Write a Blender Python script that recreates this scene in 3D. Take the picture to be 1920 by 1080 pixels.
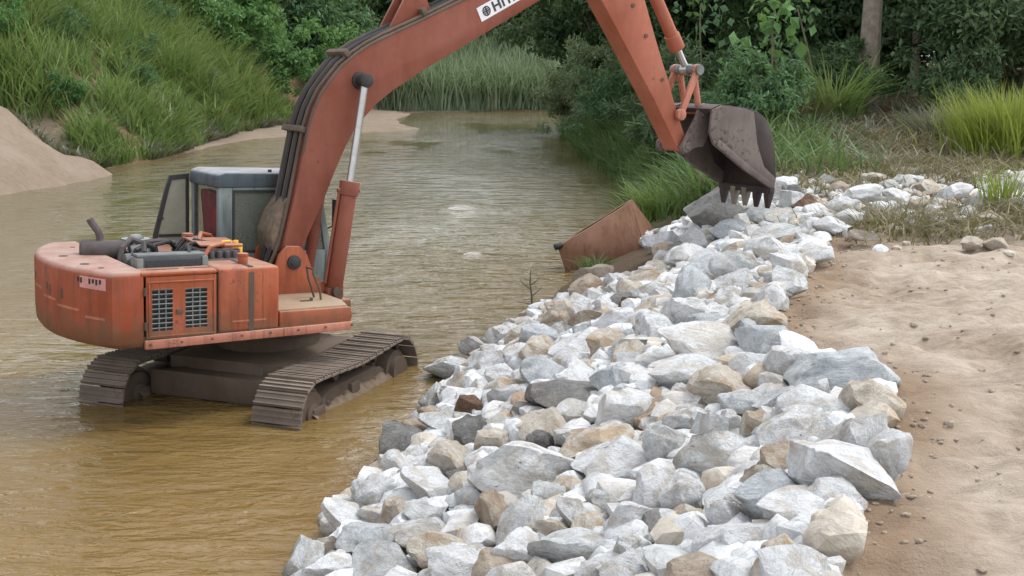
import bpy, bmesh, math, random
import numpy as np
from mathutils import Vector, Matrix, Euler

for o in list(bpy.data.objects): bpy.data.objects.remove(o)
SC = bpy.context.scene
COL = SC.collection
R = math.radians

# ------------------------------------------------------------------ camera
cam_d = bpy.data.cameras.new('camera'); cam = bpy.data.objects.new('camera', cam_d); COL.objects.link(cam)
CAM_H, CAM_P, CAM_F = 3.84, R(11.18), 2215.0          # height above the water, pitch down, focal length in 1920-px units
cam.location = (0, 0, CAM_H); cam.rotation_euler = (math.pi/2 - CAM_P, 0, 0)
cam_d.sensor_width = 36; cam_d.lens = 36*CAM_F/1920; cam_d.clip_start = .05; cam_d.clip_end = 2000
SC.camera = cam

# ------------------------------------------------------------------ sky, sun, exposure (bright overcast)
SUN_EL, SUN_AZ = R(60), R(68)      # azimuth clockwise from +Y: from the right, a little ahead of the viewer
w = bpy.data.worlds.new('World'); SC.world = w; w.use_nodes = True
nt = w.node_tree; nt.nodes.clear()
sky = nt.nodes.new('ShaderNodeTexSky'); sky.sky_type = 'NISHITA'; sky.sun_disc = False
sky.sun_elevation = SUN_EL; sky.sun_rotation = SUN_AZ; sky.dust_density = 1.0; sky.air_density = 1.0; sky.altitude = 50
hsv = nt.nodes.new('ShaderNodeHueSaturation'); hsv.inputs['Saturation'].default_value = .22
bg = nt.nodes.new('ShaderNodeBackground'); bg.inputs['Strength'].default_value = .15
wo = nt.nodes.new('ShaderNodeOutputWorld')
nt.links.new(sky.outputs[0], hsv.inputs['Color']); nt.links.new(hsv.outputs[0], bg.inputs[0]); nt.links.new(bg.outputs[0], wo.inputs[0])
sd = bpy.data.lights.new('sun', 'SUN'); sd.energy = .7; sd.angle = R(20); sd.color = (1, .96, .9)
sun = bpy.data.objects.new('sun', sd); COL.objects.link(sun)
sv = Vector((math.sin(SUN_AZ)*math.cos(SUN_EL), math.cos(SUN_AZ)*math.cos(SUN_EL), math.sin(SUN_EL)))
sun.rotation_euler = sv.to_track_quat('Z', 'Y').to_euler(); sun.location = (0, 0, 60)
SC.view_settings.view_transform = 'Standard'; SC.view_settings.look = 'None'
SC.view_settings.exposure = 1.3; SC.view_settings.gamma = 1.0; SC.view_settings.use_curve_mapping = False
SC.cycles.use_denoising = True
SC.cycles.max_bounces = 6; SC.cycles.transparent_max_bounces = 8

# ------------------------------------------------------------------ helpers
def tag(o, label=None, cat=None, group=None, kind=None):
    if label: o['label'] = label
    if cat: o['category'] = cat
    if group: o['group'] = group
    if kind: o['kind'] = kind
    return o
def link(o, parent=None):
    COL.objects.link(o)
    if parent is not None: o.parent = parent
    return o
def empty(name, loc=(0,0,0), rot=(0,0,0)):
    o = bpy.data.objects.new(name, None); o.empty_display_size = .2
    COL.objects.link(o); o.location = loc; o.rotation_euler = rot
    return o
def np_mesh(name, V, F, mats, midx=None, smooth=False):
    """V (n,3); F list of arrays of equal-length faces or one array"""
    me = bpy.data.meshes.new(name)
    Fs = F if isinstance(F, (list, tuple)) else [F]
    Fs = [np.asarray(f, dtype=np.int64) for f in Fs if len(f)]
    nl = sum(f.size for f in Fs); npoly = sum(len(f) for f in Fs)
    me.vertices.add(len(V)); me.vertices.foreach_set('co', np.asarray(V, np.float32).ravel())
    me.loops.add(nl); me.loops.foreach_set('vertex_index', np.concatenate([f.ravel() for f in Fs]).astype(np.int32))
    me.polygons.add(npoly)
    tot = np.concatenate([np.full(len(f), f.shape[1]) for f in Fs]); st = np.concatenate([[0], np.cumsum(tot)[:-1]])
    me.polygons.foreach_set('loop_start', st.astype(np.int32))
    if midx is not None: me.polygons.foreach_set('material_index', np.asarray(midx, np.int32))
    me.polygons.foreach_set('use_smooth', np.full(npoly, bool(smooth)))
    for m in (mats if isinstance(mats, (list, tuple)) else [mats]): me.materials.append(m)
    me.update(calc_edges=True); me.validate()
    return me
class MB:
    def __init__(s): s.v = []; s.f = []
    def add(s, V, F):
        n = len(s.v); s.v += [tuple(p) for p in V]; s.f += [tuple(i+n for i in f) for f in F]; return s
    def box(s, x0, x1, y0, y1, z0, z1, M=None):
        V = [Vector(p) for p in ((x0,y0,z0),(x1,y0,z0),(x1,y1,z0),(x0,y1,z0),(x0,y0,z1),(x1,y0,z1),(x1,y1,z1),(x0,y1,z1))]
        if M is not None: V = [M @ p for p in V]
        return s.add(V, [(0,3,2,1),(4,5,6,7),(0,1,5,4),(1,2,6,5),(2,3,7,6),(3,0,4,7)])
    def prism(s, poly, y0, y1):
        """poly in (x,z), extruded along y"""
        a = sum(poly[i][0]*poly[(i+1)%len(poly)][1]-poly[(i+1)%len(poly)][0]*poly[i][1] for i in range(len(poly)))
        if a < 0: poly = poly[::-1]
        n = len(poly); V = [(x, y0, z) for x, z in poly]+[(x, y1, z) for x, z in poly]
        F = [tuple(range(n)), tuple(range(2*n-1, n-1, -1))]+[(i, i+n, (i+1)%n+n, (i+1)%n) for i in range(n)]
        return s.add(V, F)
    def plan(s, poly, z0, z1):
        a = sum(poly[i][0]*poly[(i+1)%len(poly)][1]-poly[(i+1)%len(poly)][0]*poly[i][1] for i in range(len(poly)))
        if a < 0: poly = poly[::-1]
        n = len(poly); V = [(x, y, z0) for x, y in poly]+[(x, y, z1) for x, y in poly]
        F = [tuple(range(n-1, -1, -1)), tuple(range(n, 2*n))]+[(i, (i+1)%n, (i+1)%n+n, i+n) for i in range(n)]
        return s.add(V, F)
    def cyl(s, p0, p1, r, seg=16, r2=None):
        p0, p1 = Vector(p0), Vector(p1); d = (p1-p0).normalized(); r2 = r if r2 is None else r2
        a = d.orthogonal().normalized(); b = d.cross(a); V = []
        for p, q in ((p0, r), (p1, r2)):
            for i in range(seg):
                t = 2*math.pi*i/seg; V.append(p+a*q*math.cos(t)+b*q*math.sin(t))
        F = [tuple(range(seg-1, -1, -1)), tuple(range(seg, 2*seg))]+[(i, (i+1)%seg, (i+1)%seg+seg, i+seg) for i in range(seg)]
        return s.add(V, F)
    def tube(s, pts, r, seg=8, r_end=None):
        pts = [Vector(p) for p in pts]; n = len(pts); V = []; prev = None
        for i, p in enumerate(pts):
            d = (pts[min(i+1, n-1)]-pts[max(i-1, 0)]).normalized()
            a = d.orthogonal().normalized() if prev is None else (prev-d*prev.dot(d)).normalized()
            prev = a; b = d.cross(a); q = r if r_end is None else r+(r_end-r)*i/(n-1)
            V += [p+a*q*math.cos(2*math.pi*k/seg)+b*q*math.sin(2*math.pi*k/seg) for k in range(seg)]
        F = [(i*seg+k, i*seg+(k+1)%seg, (i+1)*seg+(k+1)%seg, (i+1)*seg+k) for i in range(n-1) for k in range(seg)]
        F += [tuple(range(seg-1, -1, -1)), tuple(range((n-1)*seg, n*seg))]
        return s.add(V, F)
    def mesh(s, name, mat, bevel=0, seg=2, angle=35):
        me = bpy.data.meshes.new(name); me.from_pydata(s.v, [], s.f)
        if bevel:
            bm = bmesh.new(); bm.from_mesh(me); bm.edges.ensure_lookup_table()
            ed = [e for e in bm.edges if len(e.link_faces) == 2 and e.calc_face_angle(0) > R(28)]
            bmesh.ops.bevel(bm, geom=ed, offset=bevel, segments=seg, affect='EDGES', profile=.5, clamp_overlap=True)
            bm.to_mesh(me); bm.free()
        me.polygons.foreach_set('use_smooth', [True]*len(me.polygons))
        me.set_sharp_from_angle(angle=R(angle))
        for m in (mat if isinstance(mat, (list, tuple)) else [mat]): me.materials.append(m)
        me.update(); return me
    def build(s, name, mat, parent=None, bevel=0, seg=2, angle=35):
        return link(bpy.data.objects.new(name, s.mesh(name, mat, bevel, seg, angle)), parent)

# value noise in numpy
_rs = np.random.RandomState(7); _G = _rs.rand(256, 256)
def vnoise(x, y):
    xi = np.floor(x).astype(int); yi = np.floor(y).astype(int); fx = x-xi; fy = y-yi
    fx = fx*fx*(3-2*fx); fy = fy*fy*(3-2*fy); g = lambda i, j: _G[i & 255, j & 255]
    return (g(xi, yi)*(1-fx)+g(xi+1, yi)*fx)*(1-fy)+(g(xi, yi+1)*(1-fx)+g(xi+1, yi+1)*fx)*fy
def fbm(x, y, o=4):
    s = 0; a = .5; t = 0
    for k in range(o): s = s+a*vnoise(x*2**k+17.3*k, y*2**k+5.1*k); t += a; a *= .5
    return s/t*2-1

# ------------------------------------------------------------------ material helpers
def mat_new(name):
    m = bpy.data.materials.new(name); m.use_nodes = True; n = m.node_tree; n.nodes.clear()
    out = n.nodes.new('ShaderNodeOutputMaterial'); p = n.nodes.new('ShaderNodeBsdfPrincipled')
    n.links.new(p.outputs[0], out.inputs[0]); return m, n, p, out
def N(n, t, **kw):
    x = n.nodes.new(t)
    for k, v in kw.items():
        if k.startswith('_'): setattr(x, k[1:], v)
        else: x.inputs[k.replace('__', ' ')].default_value = v
    return x
def noise(n, vec, scale, detail=5, rough=.6, dist=0.):
    x = N(n, 'ShaderNodeTexNoise', Scale=scale, Detail=detail, Roughness=rough, Distortion=dist)
    if vec is not None: n.links.new(vec, x.inputs['Vector'])
    return x.outputs['Fac']
def ramp(n, fac, stops):
    r = n.nodes.new('ShaderNodeValToRGB'); e = r.color_ramp.elements
    while len(e) < len(stops): e.new(.5)
    for i, (p, c) in enumerate(stops):
        e[i].position = p; e[i].color = (*c, 1) if not isinstance(c, (int, float)) else (c, c, c, 1)
    n.links.new(fac, r.inputs[0]); return r.outputs[0]
def mix(n, fac, a, b, mode='MIX'):
    m = n.nodes.new('ShaderNodeMix'); m.data_type = 'RGBA'; m.blend_type = mode
    for sock, val in ((m.inputs[0], fac), (m.inputs[6], a), (m.inputs[7], b)):
        if isinstance(val, (int, float)): sock.default_value = val
        elif isinstance(val, tuple): sock.default_value = (*val, 1)
        else: n.links.new(val, sock)
    return m.outputs[2]
def mth(n, op, a, b=0., clamp=False):
    m = n.nodes.new('ShaderNodeMath'); m.operation = op; m.use_clamp = clamp
    for s, v in ((m.inputs[0], a), (m.inputs[1], b)):
        if isinstance(v, (int, float)): s.default_value = v
        else: n.links.new(v, s)
    return m.outputs[0]
def bump(n, p, h, strength, dist):
    b = N(n, 'ShaderNodeBump', Strength=strength, Distance=dist); n.links.new(h, b.inputs['Height']); n.links.new(b.outputs[0], p.inputs['Normal']); return b
def coords(n, kind='Object', scale=None):
    t = n.nodes.new('ShaderNodeTexCoord')
    if scale is None: return t.outputs[kind]
    m = N(n, 'ShaderNodeMapping'); m.inputs['Scale'].default_value = scale; n.links.new(t.outputs[kind], m.inputs[0]); return m.outputs[0]
def worldpos(n, scale=None):
    g = n.nodes.new('ShaderNodeNewGeometry')
    if scale is None: return g.outputs['Position']
    m = N(n, 'ShaderNodeMapping'); m.inputs['Scale'].default_value = scale; n.links.new(g.outputs['Position'], m.inputs[0]); return m.outputs[0]

def m_worn(name, base, dirt, rust=(.10,.045,.025), dust=(.42,.33,.25), wear=.5, dusty=.35, rough=.55, scale=1., streak=1., splash=None):
    """old painted steel: faded blotches, dirt streaks running down, chips to rust, dust settled on the upper faces"""
    m, n, p, out = mat_new(name); c = coords(n)
    f1 = noise(n, c, 1.3*scale, 6, .62); f2 = noise(n, coords(n, 'Object', (5*scale, 5*scale, .7*scale)), 1.6, 5, .6)
    col = mix(n, ramp(n, f1, [(.35, 0), (.7, 1)]), base, tuple(min(1, b*1.25+.03) for b in base))
    col = mix(n, mth(n, 'MULTIPLY', ramp(n, f2, [(.48, 0), (.72, 1)]), .3+.5*streak), col, dirt)
    f5 = noise(n, coords(n, 'Object', (9*scale, 9*scale, .5*scale)), 2.2, 4, .55); col = mix(n, mth(n, 'MULTIPLY', ramp(n, f5, [(.60, 0), (.70, 1)]), .55*streak), col, rust)
    f3 = noise(n, c, 15*scale, 8, .75)
    chip = ramp(n, mth(n, 'ADD', mth(n, 'MULTIPLY', f3, .7), mth(n, 'MULTIPLY', f1, .3)), [(.63-.12*wear, 0), (.68-.12*wear, 1)])
    col = mix(n, mth(n, 'MULTIPLY', chip, .8), col, rust)
    g = n.nodes.new('ShaderNodeNewGeometry'); sx = n.nodes.new('ShaderNodeSeparateXYZ'); n.links.new(g.outputs['Normal'], sx.inputs[0])
    up = ramp(n, sx.outputs[2], [(.45, 0), (.9, 1)])
    f4 = noise(n, c, 3.5*scale, 6, .65)
    du = mth(n, 'MULTIPLY', up, ramp(n, f4, [(.3, dusty*.6), (.6, min(1., dusty*2))]))
    col = mix(n, du, col, dust)
    if splash:
        so_ = n.nodes.new('ShaderNodeSeparateXYZ'); n.links.new(c, so_.inputs[0]); lo_ = mth(n, 'MULTIPLY', mth(n, 'SUBTRACT', splash, so_.outputs[2]), 2.2)
        col = mix(n, mth(n, 'MULTIPLY', ramp(n, mth(n, 'ADD', lo_, mth(n, 'MULTIPLY', mth(n, 'SUBTRACT', f4, .5), 2.2)), [(.2, 0), (.75, 1)]), .7), col, (.16,.10,.06))   # mud splashed up from below
    n.links.new(col, p.inputs['Base Color'])
    n.links.new(ramp(n, f4, [(.3, rough-.12), (.7, rough+.2)]), p.inputs['Roughness']); p.inputs['Specular IOR Level'].default_value = .25
    bump(n, p, mth(n, 'ADD', mth(n, 'MULTIPLY', f3, .4), f4), .25, .01)
    return m
def m_plain(name, col, rough=.6, metal=0., var=.3, scale=6., bumps=.2):
    m, n, p, out = mat_new(name); c = coords(n); f = noise(n, c, scale, 6, .65)
    n.links.new(ramp(n, f, [(.3, tuple(x*(1-var) for x in col)), (.7, tuple(min(1, x*(1+var)) for x in col))]), p.inputs['Base Color'])
    p.inputs['Roughness'].default_value = rough; p.inputs['Metallic'].default_value = metal
    if bumps: bump(n, p, f, bumps, .01)
    return m
def m_glass(name, tint, rough=.15, alpha=.45):
    m, n, p, out = mat_new(name); c = coords(n); f = noise(n, c, 3, 5, .7)
    n.links.new(mix(n, f, tint, tuple(x*1.5+.03 for x in tint)), p.inputs['Base Color'])
    n.links.new(ramp(n, f, [(.3, rough), (.7, rough+.25)]), p.inputs['Roughness'])
    n.links.new(ramp(n, f, [(.3, alpha), (.75, min(1, alpha+.35))]), p.inputs['Alpha'])
    return m
def m_leaf(name, cols, rough=.55, trans=.35, nscale=.35):
    """foliage: each leaf takes its own tone, drifting slowly through the plant"""
    m, n, p, out = mat_new(name); g = n.nodes.new('ShaderNodeNewGeometry')
    f = mth(n, 'ADD', mth(n, 'MULTIPLY', g.outputs['Random Per Island'], .62), mth(n, 'MULTIPLY', noise(n, g.outputs['Position'], nscale, 4, .6), .5))
    k = len(cols); col = ramp(n, f, [(.12+.76*i/(k-1), c) for i, c in enumerate(cols)])
    n.links.new(col, p.inputs['Base Color']); p.inputs['Roughness'].default_value = rough
    p.inputs['Specular IOR Level'].default_value = .35
    t = n.nodes.new('ShaderNodeBsdfTranslucent'); n.links.new(mix(n, .5, col, (.22,.30,.07), 'MIX'), t.inputs[0])
    ms = N(n, 'ShaderNodeMixShader', Fac=trans); n.links.new(p.outputs[0], ms.inputs[1]); n.links.new(t.outputs[0], ms.inputs[2])
    n.links.new(ms.outputs[0], out.inputs[0]); return m

# ------------------------------------------------------------------ ground shape
TOE = np.array([(-20,-2.6),(0,-2.3),(6,-1.6),(8.3,-1.45),(9.5,-1.48),(10.3,-1.25),(11.9,-.9),(13.1,-.8),(14.8,-.41),(17,.24),(19.5,.85),(21.5,1.55),(24,2.2),(27,3.0),(30,3.5),(35,3.5),(45,2.75),(58,2.5),(66,5.0),(71,14),(75,40),(78,140)])
CRE = np.array([(-20,-.6),(0,.1),(3,.9),(5.26,1.53),(6.56,2.02),(7.57,2.50),(8.6,2.78),(9.2,2.65),(9.96,2.15),(11.2,2.55),(12.96,3.25),(14.8,3.9),(16.1,4.5),(18.4,4.7),(24,5.2),(30,5.9),(45,5.5),(58,5.2),(66,8),(71,18),(75,46),(78,150)])
LEF = np.array([(-20,-17),(28,-15.5),(33,-14.4),(40,-14.1),(44,-13.1),(51,-12.7),(55,-11.8),(58,-9.6),(60.5,-5.6),(63,-4.9),(67,-6.2),(72,-6.8),(80,-6.5),(140,-5)])
def bar_w(y): return np.interp(y, [46,51,55,58,60.5,63,67,72,80,86], [0,.5,1.3,3.4,7.2,7.6,6.0,4.5,3.0,0])
def h_right(x, y):
    a = np.interp(y, TOE[:,0], TOE[:,1]); b = np.interp(y, CRE[:,0], CRE[:,1]); t = (x-a)/(b-a)
    zc = 1.42+np.clip((y-26)*.07, 0, 1.6)
    z = np.where(t < 0, np.maximum(-1.0, (x-a)*.35), np.where(t < 1, zc*(t**.9), zc+np.clip((x-b)*.012, 0, .5)))
    return z
def h_left(x, y):
    a = np.interp(y, LEF[:,0], LEF[:,1]); s = a-x; bar = bar_w(y)
    z = np.where(s < 0, np.maximum(-1.0, s*.3), np.where(s < bar, np.minimum(s*.1, .12+s*.02), np.minimum(bar*.1, .12+bar*.02)+np.minimum((s-bar)*.8, 6.5+np.maximum(0, s-bar-8)*.1)))
    d = np.hypot(x+19.6, (y-36.6)); mound = np.minimum((6.6-d)*.68+.45*fbm(x*.6, y*.6, 4)-.18*np.abs(fbm(x*1.4+2, y*.5, 3)), 4.0)
    return np.maximum(z*np.where(d < 8.5, np.clip((d-5)/3.5, .15, 1), 1), np.where(d < 7, mound, -1))
def h_far(x, y):
    f = np.interp(x, [-140,-30,-6,2,12,40,140], [78,79,81,82.5,86,92,96]); s = y-f
    return np.where(s < 0, np.maximum(-1.0, s*.3), np.minimum(s*.35, 3.0))
def ground_z(x, y, detail=True):
    x = np.asarray(x, float); y = np.asarray(y, float)
    hr = h_right(x, y); z = np.maximum(np.maximum(hr, h_left(x, y)), h_far(x, y))
    if detail:
        b = np.interp(y, CRE[:,0], CRE[:,1]); near = np.clip((24-y)/8, 0, 1)*np.clip((x-b+.5)/.8, 0, 1)
        und = .10*fbm(x*.7+3, y*.7, 3)
        # trampled, rutted sand: short skewed ridges
        u = x*.75+y*.35; v = -x*.35+y*1.3
        rid = np.abs(fbm(u*.9+4, v*1.7+9, 3)); rid = .13*(1-np.minimum(1, rid*2.6))
        foot = .06*fbm(x*2.3, y*3.4, 3)-.07*np.clip(fbm(x*1.7+31, y*2.6+7, 2)*2.2-.75, 0, 1)+.03*fbm(x*7, y*9, 2)
        yy = y+.12*np.sin(x*.9)+.05*x; cr_ = np.clip((yy-9.3)*2, 0, 1)*np.clip((13.6-yy)*1.2, 0, 1)*np.clip(fbm(x*.6+2, y*1.1, 2)*3+.5, 0, 1)
        crawl = .020*np.sign(np.sin(2*np.pi*yy/.26))*np.abs(np.sin(2*np.pi*yy/.26))**.5*cr_      # grouser prints left by the crawler
        z = z+near*(und-rid*.8+foot*.85+crawl)+np.clip((y-20)/10, 0, 1)*.12*fbm(x*.5, y*.5, 3)*np.where(z > .05, 1, .2)
        z = z+.03*fbm(x*2.2, y*2.2, 3)*np.where(z > 0, 1, .3)
    return z
def axis(segs):
    out = []
    for a, b, d in segs: out.append(np.arange(a, b-1e-6, d))
    out.append([segs[-1][1]]); return np.concatenate(out)
def grid_mesh(name, xs, ys, zf, mats, smooth=True):
    X, Y = np.meshgrid(xs, ys); Z = zf(X, Y); V = np.stack([X, Y, Z], -1).reshape(-1, 3); nx, ny = len(xs), len(ys)
    i = np.arange((ny-1)*nx).reshape(ny-1, nx)[:, :-1].ravel()
    return np_mesh(name, V, np.stack([i, i+1, i+nx+1, i+nx], -1), mats, smooth=smooth)

# ground material: pale sand near the viewer, browner soil with litter under the plants
def m_ground():
    m, n, p, out = mat_new('sand'); P = worldpos(n); sp = n.nodes.new('ShaderNodeSeparateXYZ'); n.links.new(P, sp.inputs[0])
    f = noise(n, P, .9, 8, .62); g = noise(n, worldpos(n, (1, 2.2, 1)), 4.5, 8, .68); k = noise(n, P, 60, 3, .6)
    sand = ramp(n, mth(n, 'ADD', mth(n, 'MULTIPLY', f, .55), mth(n, 'MULTIPLY', g, .45)), [(.32, (.225,.168,.115)), (.46, (.42,.34,.262)), (.60, (.59,.505,.415))])
    soil = ramp(n, mth(n, 'ADD', mth(n, 'MULTIPLY', f, .4), mth(n, 'MULTIPLY', g, .6)), [(.32, (.055,.04,.02)), (.5, (.15,.10,.055)), (.68, (.27,.20,.12))])
    far = ramp(n, mth(n, 'ADD', mth(n, 'DIVIDE', mth(n, 'SUBTRACT', sp.outputs[1], 14.2), 4.0), mth(n, 'MULTIPLY', mth(n, 'SUBTRACT', f, .5), 2.2)), [(.2, 0), (.8, 1)])
    left = mth(n, 'LESS_THAN', sp.outputs[0], -3.0)
    dm = mth(n, 'SQRT', mth(n, 'ADD', mth(n, 'POWER', mth(n, 'ADD', sp.outputs[0], 19.6), 2.), mth(n, 'POWER', mth(n, 'SUBTRACT', sp.outputs[1], 36.6), 2.)))
    mound = mth(n, 'LESS_THAN', mth(n, 'ADD', dm, mth(n, 'MULTIPLY', f, 1.5)), 7.9)
    bar = mth(n, 'MULTIPLY', mth(n, 'LESS_THAN', sp.outputs[2], .36), mth(n, 'GREATER_THAN', sp.outputs[1], 47.))
    keep = mth(n, 'MULTIPLY', left, mth(n, 'MAXIMUM', mound, bar))
    msand = mix(n, mth(n, 'MULTIPLY', left, .7), sand, (.215,.16,.115))
    col = mix(n, mth(n, 'MULTIPLY', far, mth(n, 'SUBTRACT', 1., keep)), msand, soil)
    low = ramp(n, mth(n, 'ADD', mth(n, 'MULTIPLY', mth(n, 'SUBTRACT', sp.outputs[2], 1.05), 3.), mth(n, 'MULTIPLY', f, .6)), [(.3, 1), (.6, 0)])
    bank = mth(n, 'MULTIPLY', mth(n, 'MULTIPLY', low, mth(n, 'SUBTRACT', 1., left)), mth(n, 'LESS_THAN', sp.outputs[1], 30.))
    col = mix(n, bank, col, mix(n, g, (.055,.038,.024), (.16,.115,.075)))      # damp silt below the riprap, darkened to paint in the shade of the gaps
    av = N(n, 'ShaderNodeAttribute', _attribute_name='turned_soil')
    col = mix(n, mth(n, 'MULTIPLY', mth(n, 'MULTIPLY', av.outputs['Fac'], ramp(n, g, [(.3, .35), (.6, 1)])), .8), col, (.24,.15,.085))      # darker soil turned up along the edge of the riprap
    col = mix(n, mth(n, 'MULTIPLY', k, .25), col, (.2,.15,.1))
    # reddish silt on the sand bar far upstream
    n.links.new(col, p.inputs['Base Color']); p.inputs['Roughness'].default_value = .95; p.inputs['Specular IOR Level'].default_value = .15
    bump(n, p, mth(n, 'ADD', mth(n, 'MULTIPLY', g, 1.), mth(n, 'MULTIPLY', k, .22)), .9, .07)
    return m
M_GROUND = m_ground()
xs = axis([(-160,-40,8),(-40,-24,1.5),(-24,-12,.4),(-12,-2.5,.6),(-2.5,7.5,.055),(7.5,16,.3),(16,40,1.5),(40,160,8)])
ys = axis([(-20,2,2),(2,4,.3),(4,16,.055),(16,26,.12),(26,50,.4),(50,100,1.0),(100,180,8)])
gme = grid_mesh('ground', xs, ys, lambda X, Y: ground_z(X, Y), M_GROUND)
GX, GY = np.meshgrid(xs, ys); ce = np.interp(GY, CRE[:,0], CRE[:,1]); ed_ = np.exp(-((GX-ce-.15-.25*fbm(GX*.9, GY*.9, 3))/.42)**2)*np.clip((20-GY)/4, 0, 1)
at = gme.attributes.new('turned_soil', 'FLOAT', 'POINT'); at.data.foreach_set('value', ed_.ravel().astype(np.float32))
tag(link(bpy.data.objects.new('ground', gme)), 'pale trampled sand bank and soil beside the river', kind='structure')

# ------------------------------------------------------------------ water
def m_water():
    m, n, p, out = mat_new('muddy_water'); P = worldpos(n); sp = n.nodes.new('ShaderNodeSeparateXYZ'); n.links.new(P, sp.inputs[0])
    big = noise(n, worldpos(n, (.5, .22, 1)), .5, 4, .55)
    col = ramp(n, big, [(.3, (.175,.108,.033)), (.7, (.235,.152,.052))])
    near = ramp(n, mth(n, 'DIVIDE', sp.outputs[1], 40.), [(.2, 0), (.75, 1)])
    col = mix(n, near, col, (.13,.105,.045))
    n.links.new(col, p.inputs['Base Color']); p.inputs['IOR'].default_value = 1.48; p.inputs['Roughness'].default_value = .04
    r1 = noise(n, worldpos(n, (.8, 2.2, 1)), 1.0, 3, .55, .6); r2 = noise(n, worldpos(n, (1.0, 2.3, 1)), 2.9, 4, .58, .7)
    patch = ramp(n, noise(n, worldpos(n, (.6, .25, 1)), .35, 3, .5), [(.36, .08), (.62, 1)])
    ry = mth(n, 'DIVIDE', mth(n, 'SUBTRACT', sp.outputs[1], 20.), 10.); rx = mth(n, 'DIVIDE', mth(n, 'ADD', sp.outputs[0], .3), 3.2)
    rapid = mth(n, 'POWER', 2.718, mth(n, 'MULTIPLY', -1., mth(n, 'ADD', mth(n, 'MULTIPLY', rx, rx), mth(n, 'MULTIPLY', ry, ry))))
    patch = mth(n, 'ADD', patch, mth(n, 'MULTIPLY', rapid, .35))
    h = mth(n, 'MULTIPLY', mth(n, 'ADD', r1, mth(n, 'MULTIPLY', r2, .42)), patch)
    bump(n, p, h, 1.0, .21)
    return m
M_WATER = m_water()
def water_z(X, Y):
    z = .006*fbm(X*1.5, Y*3, 2)
    d2 = ((X+1.25)/.55)**2+((Y-30.3)/.5)**2; z = z+.13*np.exp(-d2)          # water heaped over a sunken rock
    tr = np.exp(-((X+1.3)/2.0)**2)*np.exp(-((Y-29.4)/.7)**2); z = z+.02*tr*np.sin(Y*6+X)
    rap = np.exp(-((X+.5)/3.2)**2)*np.exp(-((Y-23)/6.)**2); z = z+.028*rap*fbm(X*1.6+5, Y*3.3, 3)
    return z
wxs = axis([(-60,-18,6),(-18,-6,.3),(-6,5,.12),(5,60,5)]); wys = axis([(-20,4,4),(4,14,.3),(14,34,.12),(34,100,.5)])
wme = grid_mesh('river_water', wxs, wys, water_z, M_WATER)
tag(link(bpy.data.objects.new('river_water', wme)), 'muddy brown river water with pale ripples', kind='structure')

# ------------------------------------------------------------------ excavator
ORANGE = (.31,.074,.027)
M_OR = m_worn('faded_orange_paint', ORANGE, (.17,.05,.026), wear=.45, dusty=.3, splash=1.62)
M_BOOM = m_worn('boom_paint', (.185,.05,.026), (.12,.036,.022), rust=(.07,.032,.022), wear=.25, dusty=.45, scale=.7, streak=.35)
M_CW = m_worn('counterweight_paint', (.27,.058,.022), (.15,.045,.024), rust=(.12,.07,.045), dust=(.40,.28,.23), wear=.55, dusty=.6, splash=1.62)
M_PINK = m_worn('bleached_paint', (.40,.15,.095), (.24,.09,.06), wear=.2, dusty=.4)
M_DUST = m_worn('dusty_step_plate', (.30,.20,.13), (.2,.13,.08), dust=(.34,.26,.18), wear=.3, dusty=.6)
M_MUD = m_worn('muddy_steel', (.085,.06,.042), (.04,.028,.02), rust=(.13,.07,.04), dust=(.13,.095,.068), wear=.6, dusty=.4, rough=.7, streak=0.)
M_CAKE = m_plain('caked_mud', (.15,.11,.075), .9, 0, .45, 9, .8)
M_SHOE = m_worn('track_steel', (.13,.10,.078), (.05,.038,.028), rust=(.12,.065,.04), dust=(.29,.24,.19), wear=.5, dusty=.6, rough=.6, streak=0.)
M_BUCK = m_worn('bucket_steel', (.115,.088,.077), (.06,.042,.036), rust=(.05,.028,.022), dust=(.24,.2,.17), wear=.7, dusty=.4, rough=.55, streak=0.)
M_BUCKD = m_worn('bucket_dark_steel', (.034,.022,.02), (.02,.013,.012), rust=(.06,.03,.022), dust=(.14,.11,.095), wear=.3, dusty=.3, rough=.5, streak=0.)
M_TOOTH = m_plain('worn_tooth_steel', (.20,.17,.145), .4, .3)
M_BLACK = m_plain('black_rubber', (.025,.024,.024), .6)
M_DARK = m_plain('dark_engine', (.05,.052,.055), .55)
M_GREYE = m_plain('grey_engine', (.16,.17,.165), .5, .2)
M_RAD = m_plain('radiator_core', (.03,.036,.042), .6, 0., .4, 40)
M_RUSTP = m_plain('rusty_muffler', (.085,.07,.068), .7, .1, .35)
M_CAB = m_worn('grey_cab_paint', (.15,.185,.175), (.07,.075,.07), rust=(.1,.07,.05), dust=(.33,.33,.31), wear=.2, dusty=.3)
M_CABD = m_worn('dark_cab_paint', (.055,.075,.085), (.03,.035,.04), dust=(.34,.35,.35), wear=.1, dusty=.75)
M_GLASS = m_glass('dusty_window_glass', (.085,.095,.078), .15, .66)
M_GLASSR = m_glass('dark_rear_glass', (.03,.022,.025), .08, .18)
M_DGLASS = m_glass('pale_door_glass', (.24,.24,.18), .35, .78)
M_SEAT = m_plain('red_seat_fabric', (.38,.03,.035), .8)
M_CHROME = m_plain('cylinder_rod', (.42,.42,.41), .3, .75, .12, 12, .05)
M_WHITE = m_plain('white_sign', (.70,.70,.72), .5, 0, .12, 5, .05)
M_INK = m_plain('dark_ink', (.03,.03,.035), .6, 0, .1)
M_STICK = m_plain('faded_sticker', (.55,.27,.25), .6, 0, .25, 30, 0)
M_YEL = m_plain('yellow_plastic', (.75,.42,.04), .45, 0, .1)

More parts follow.
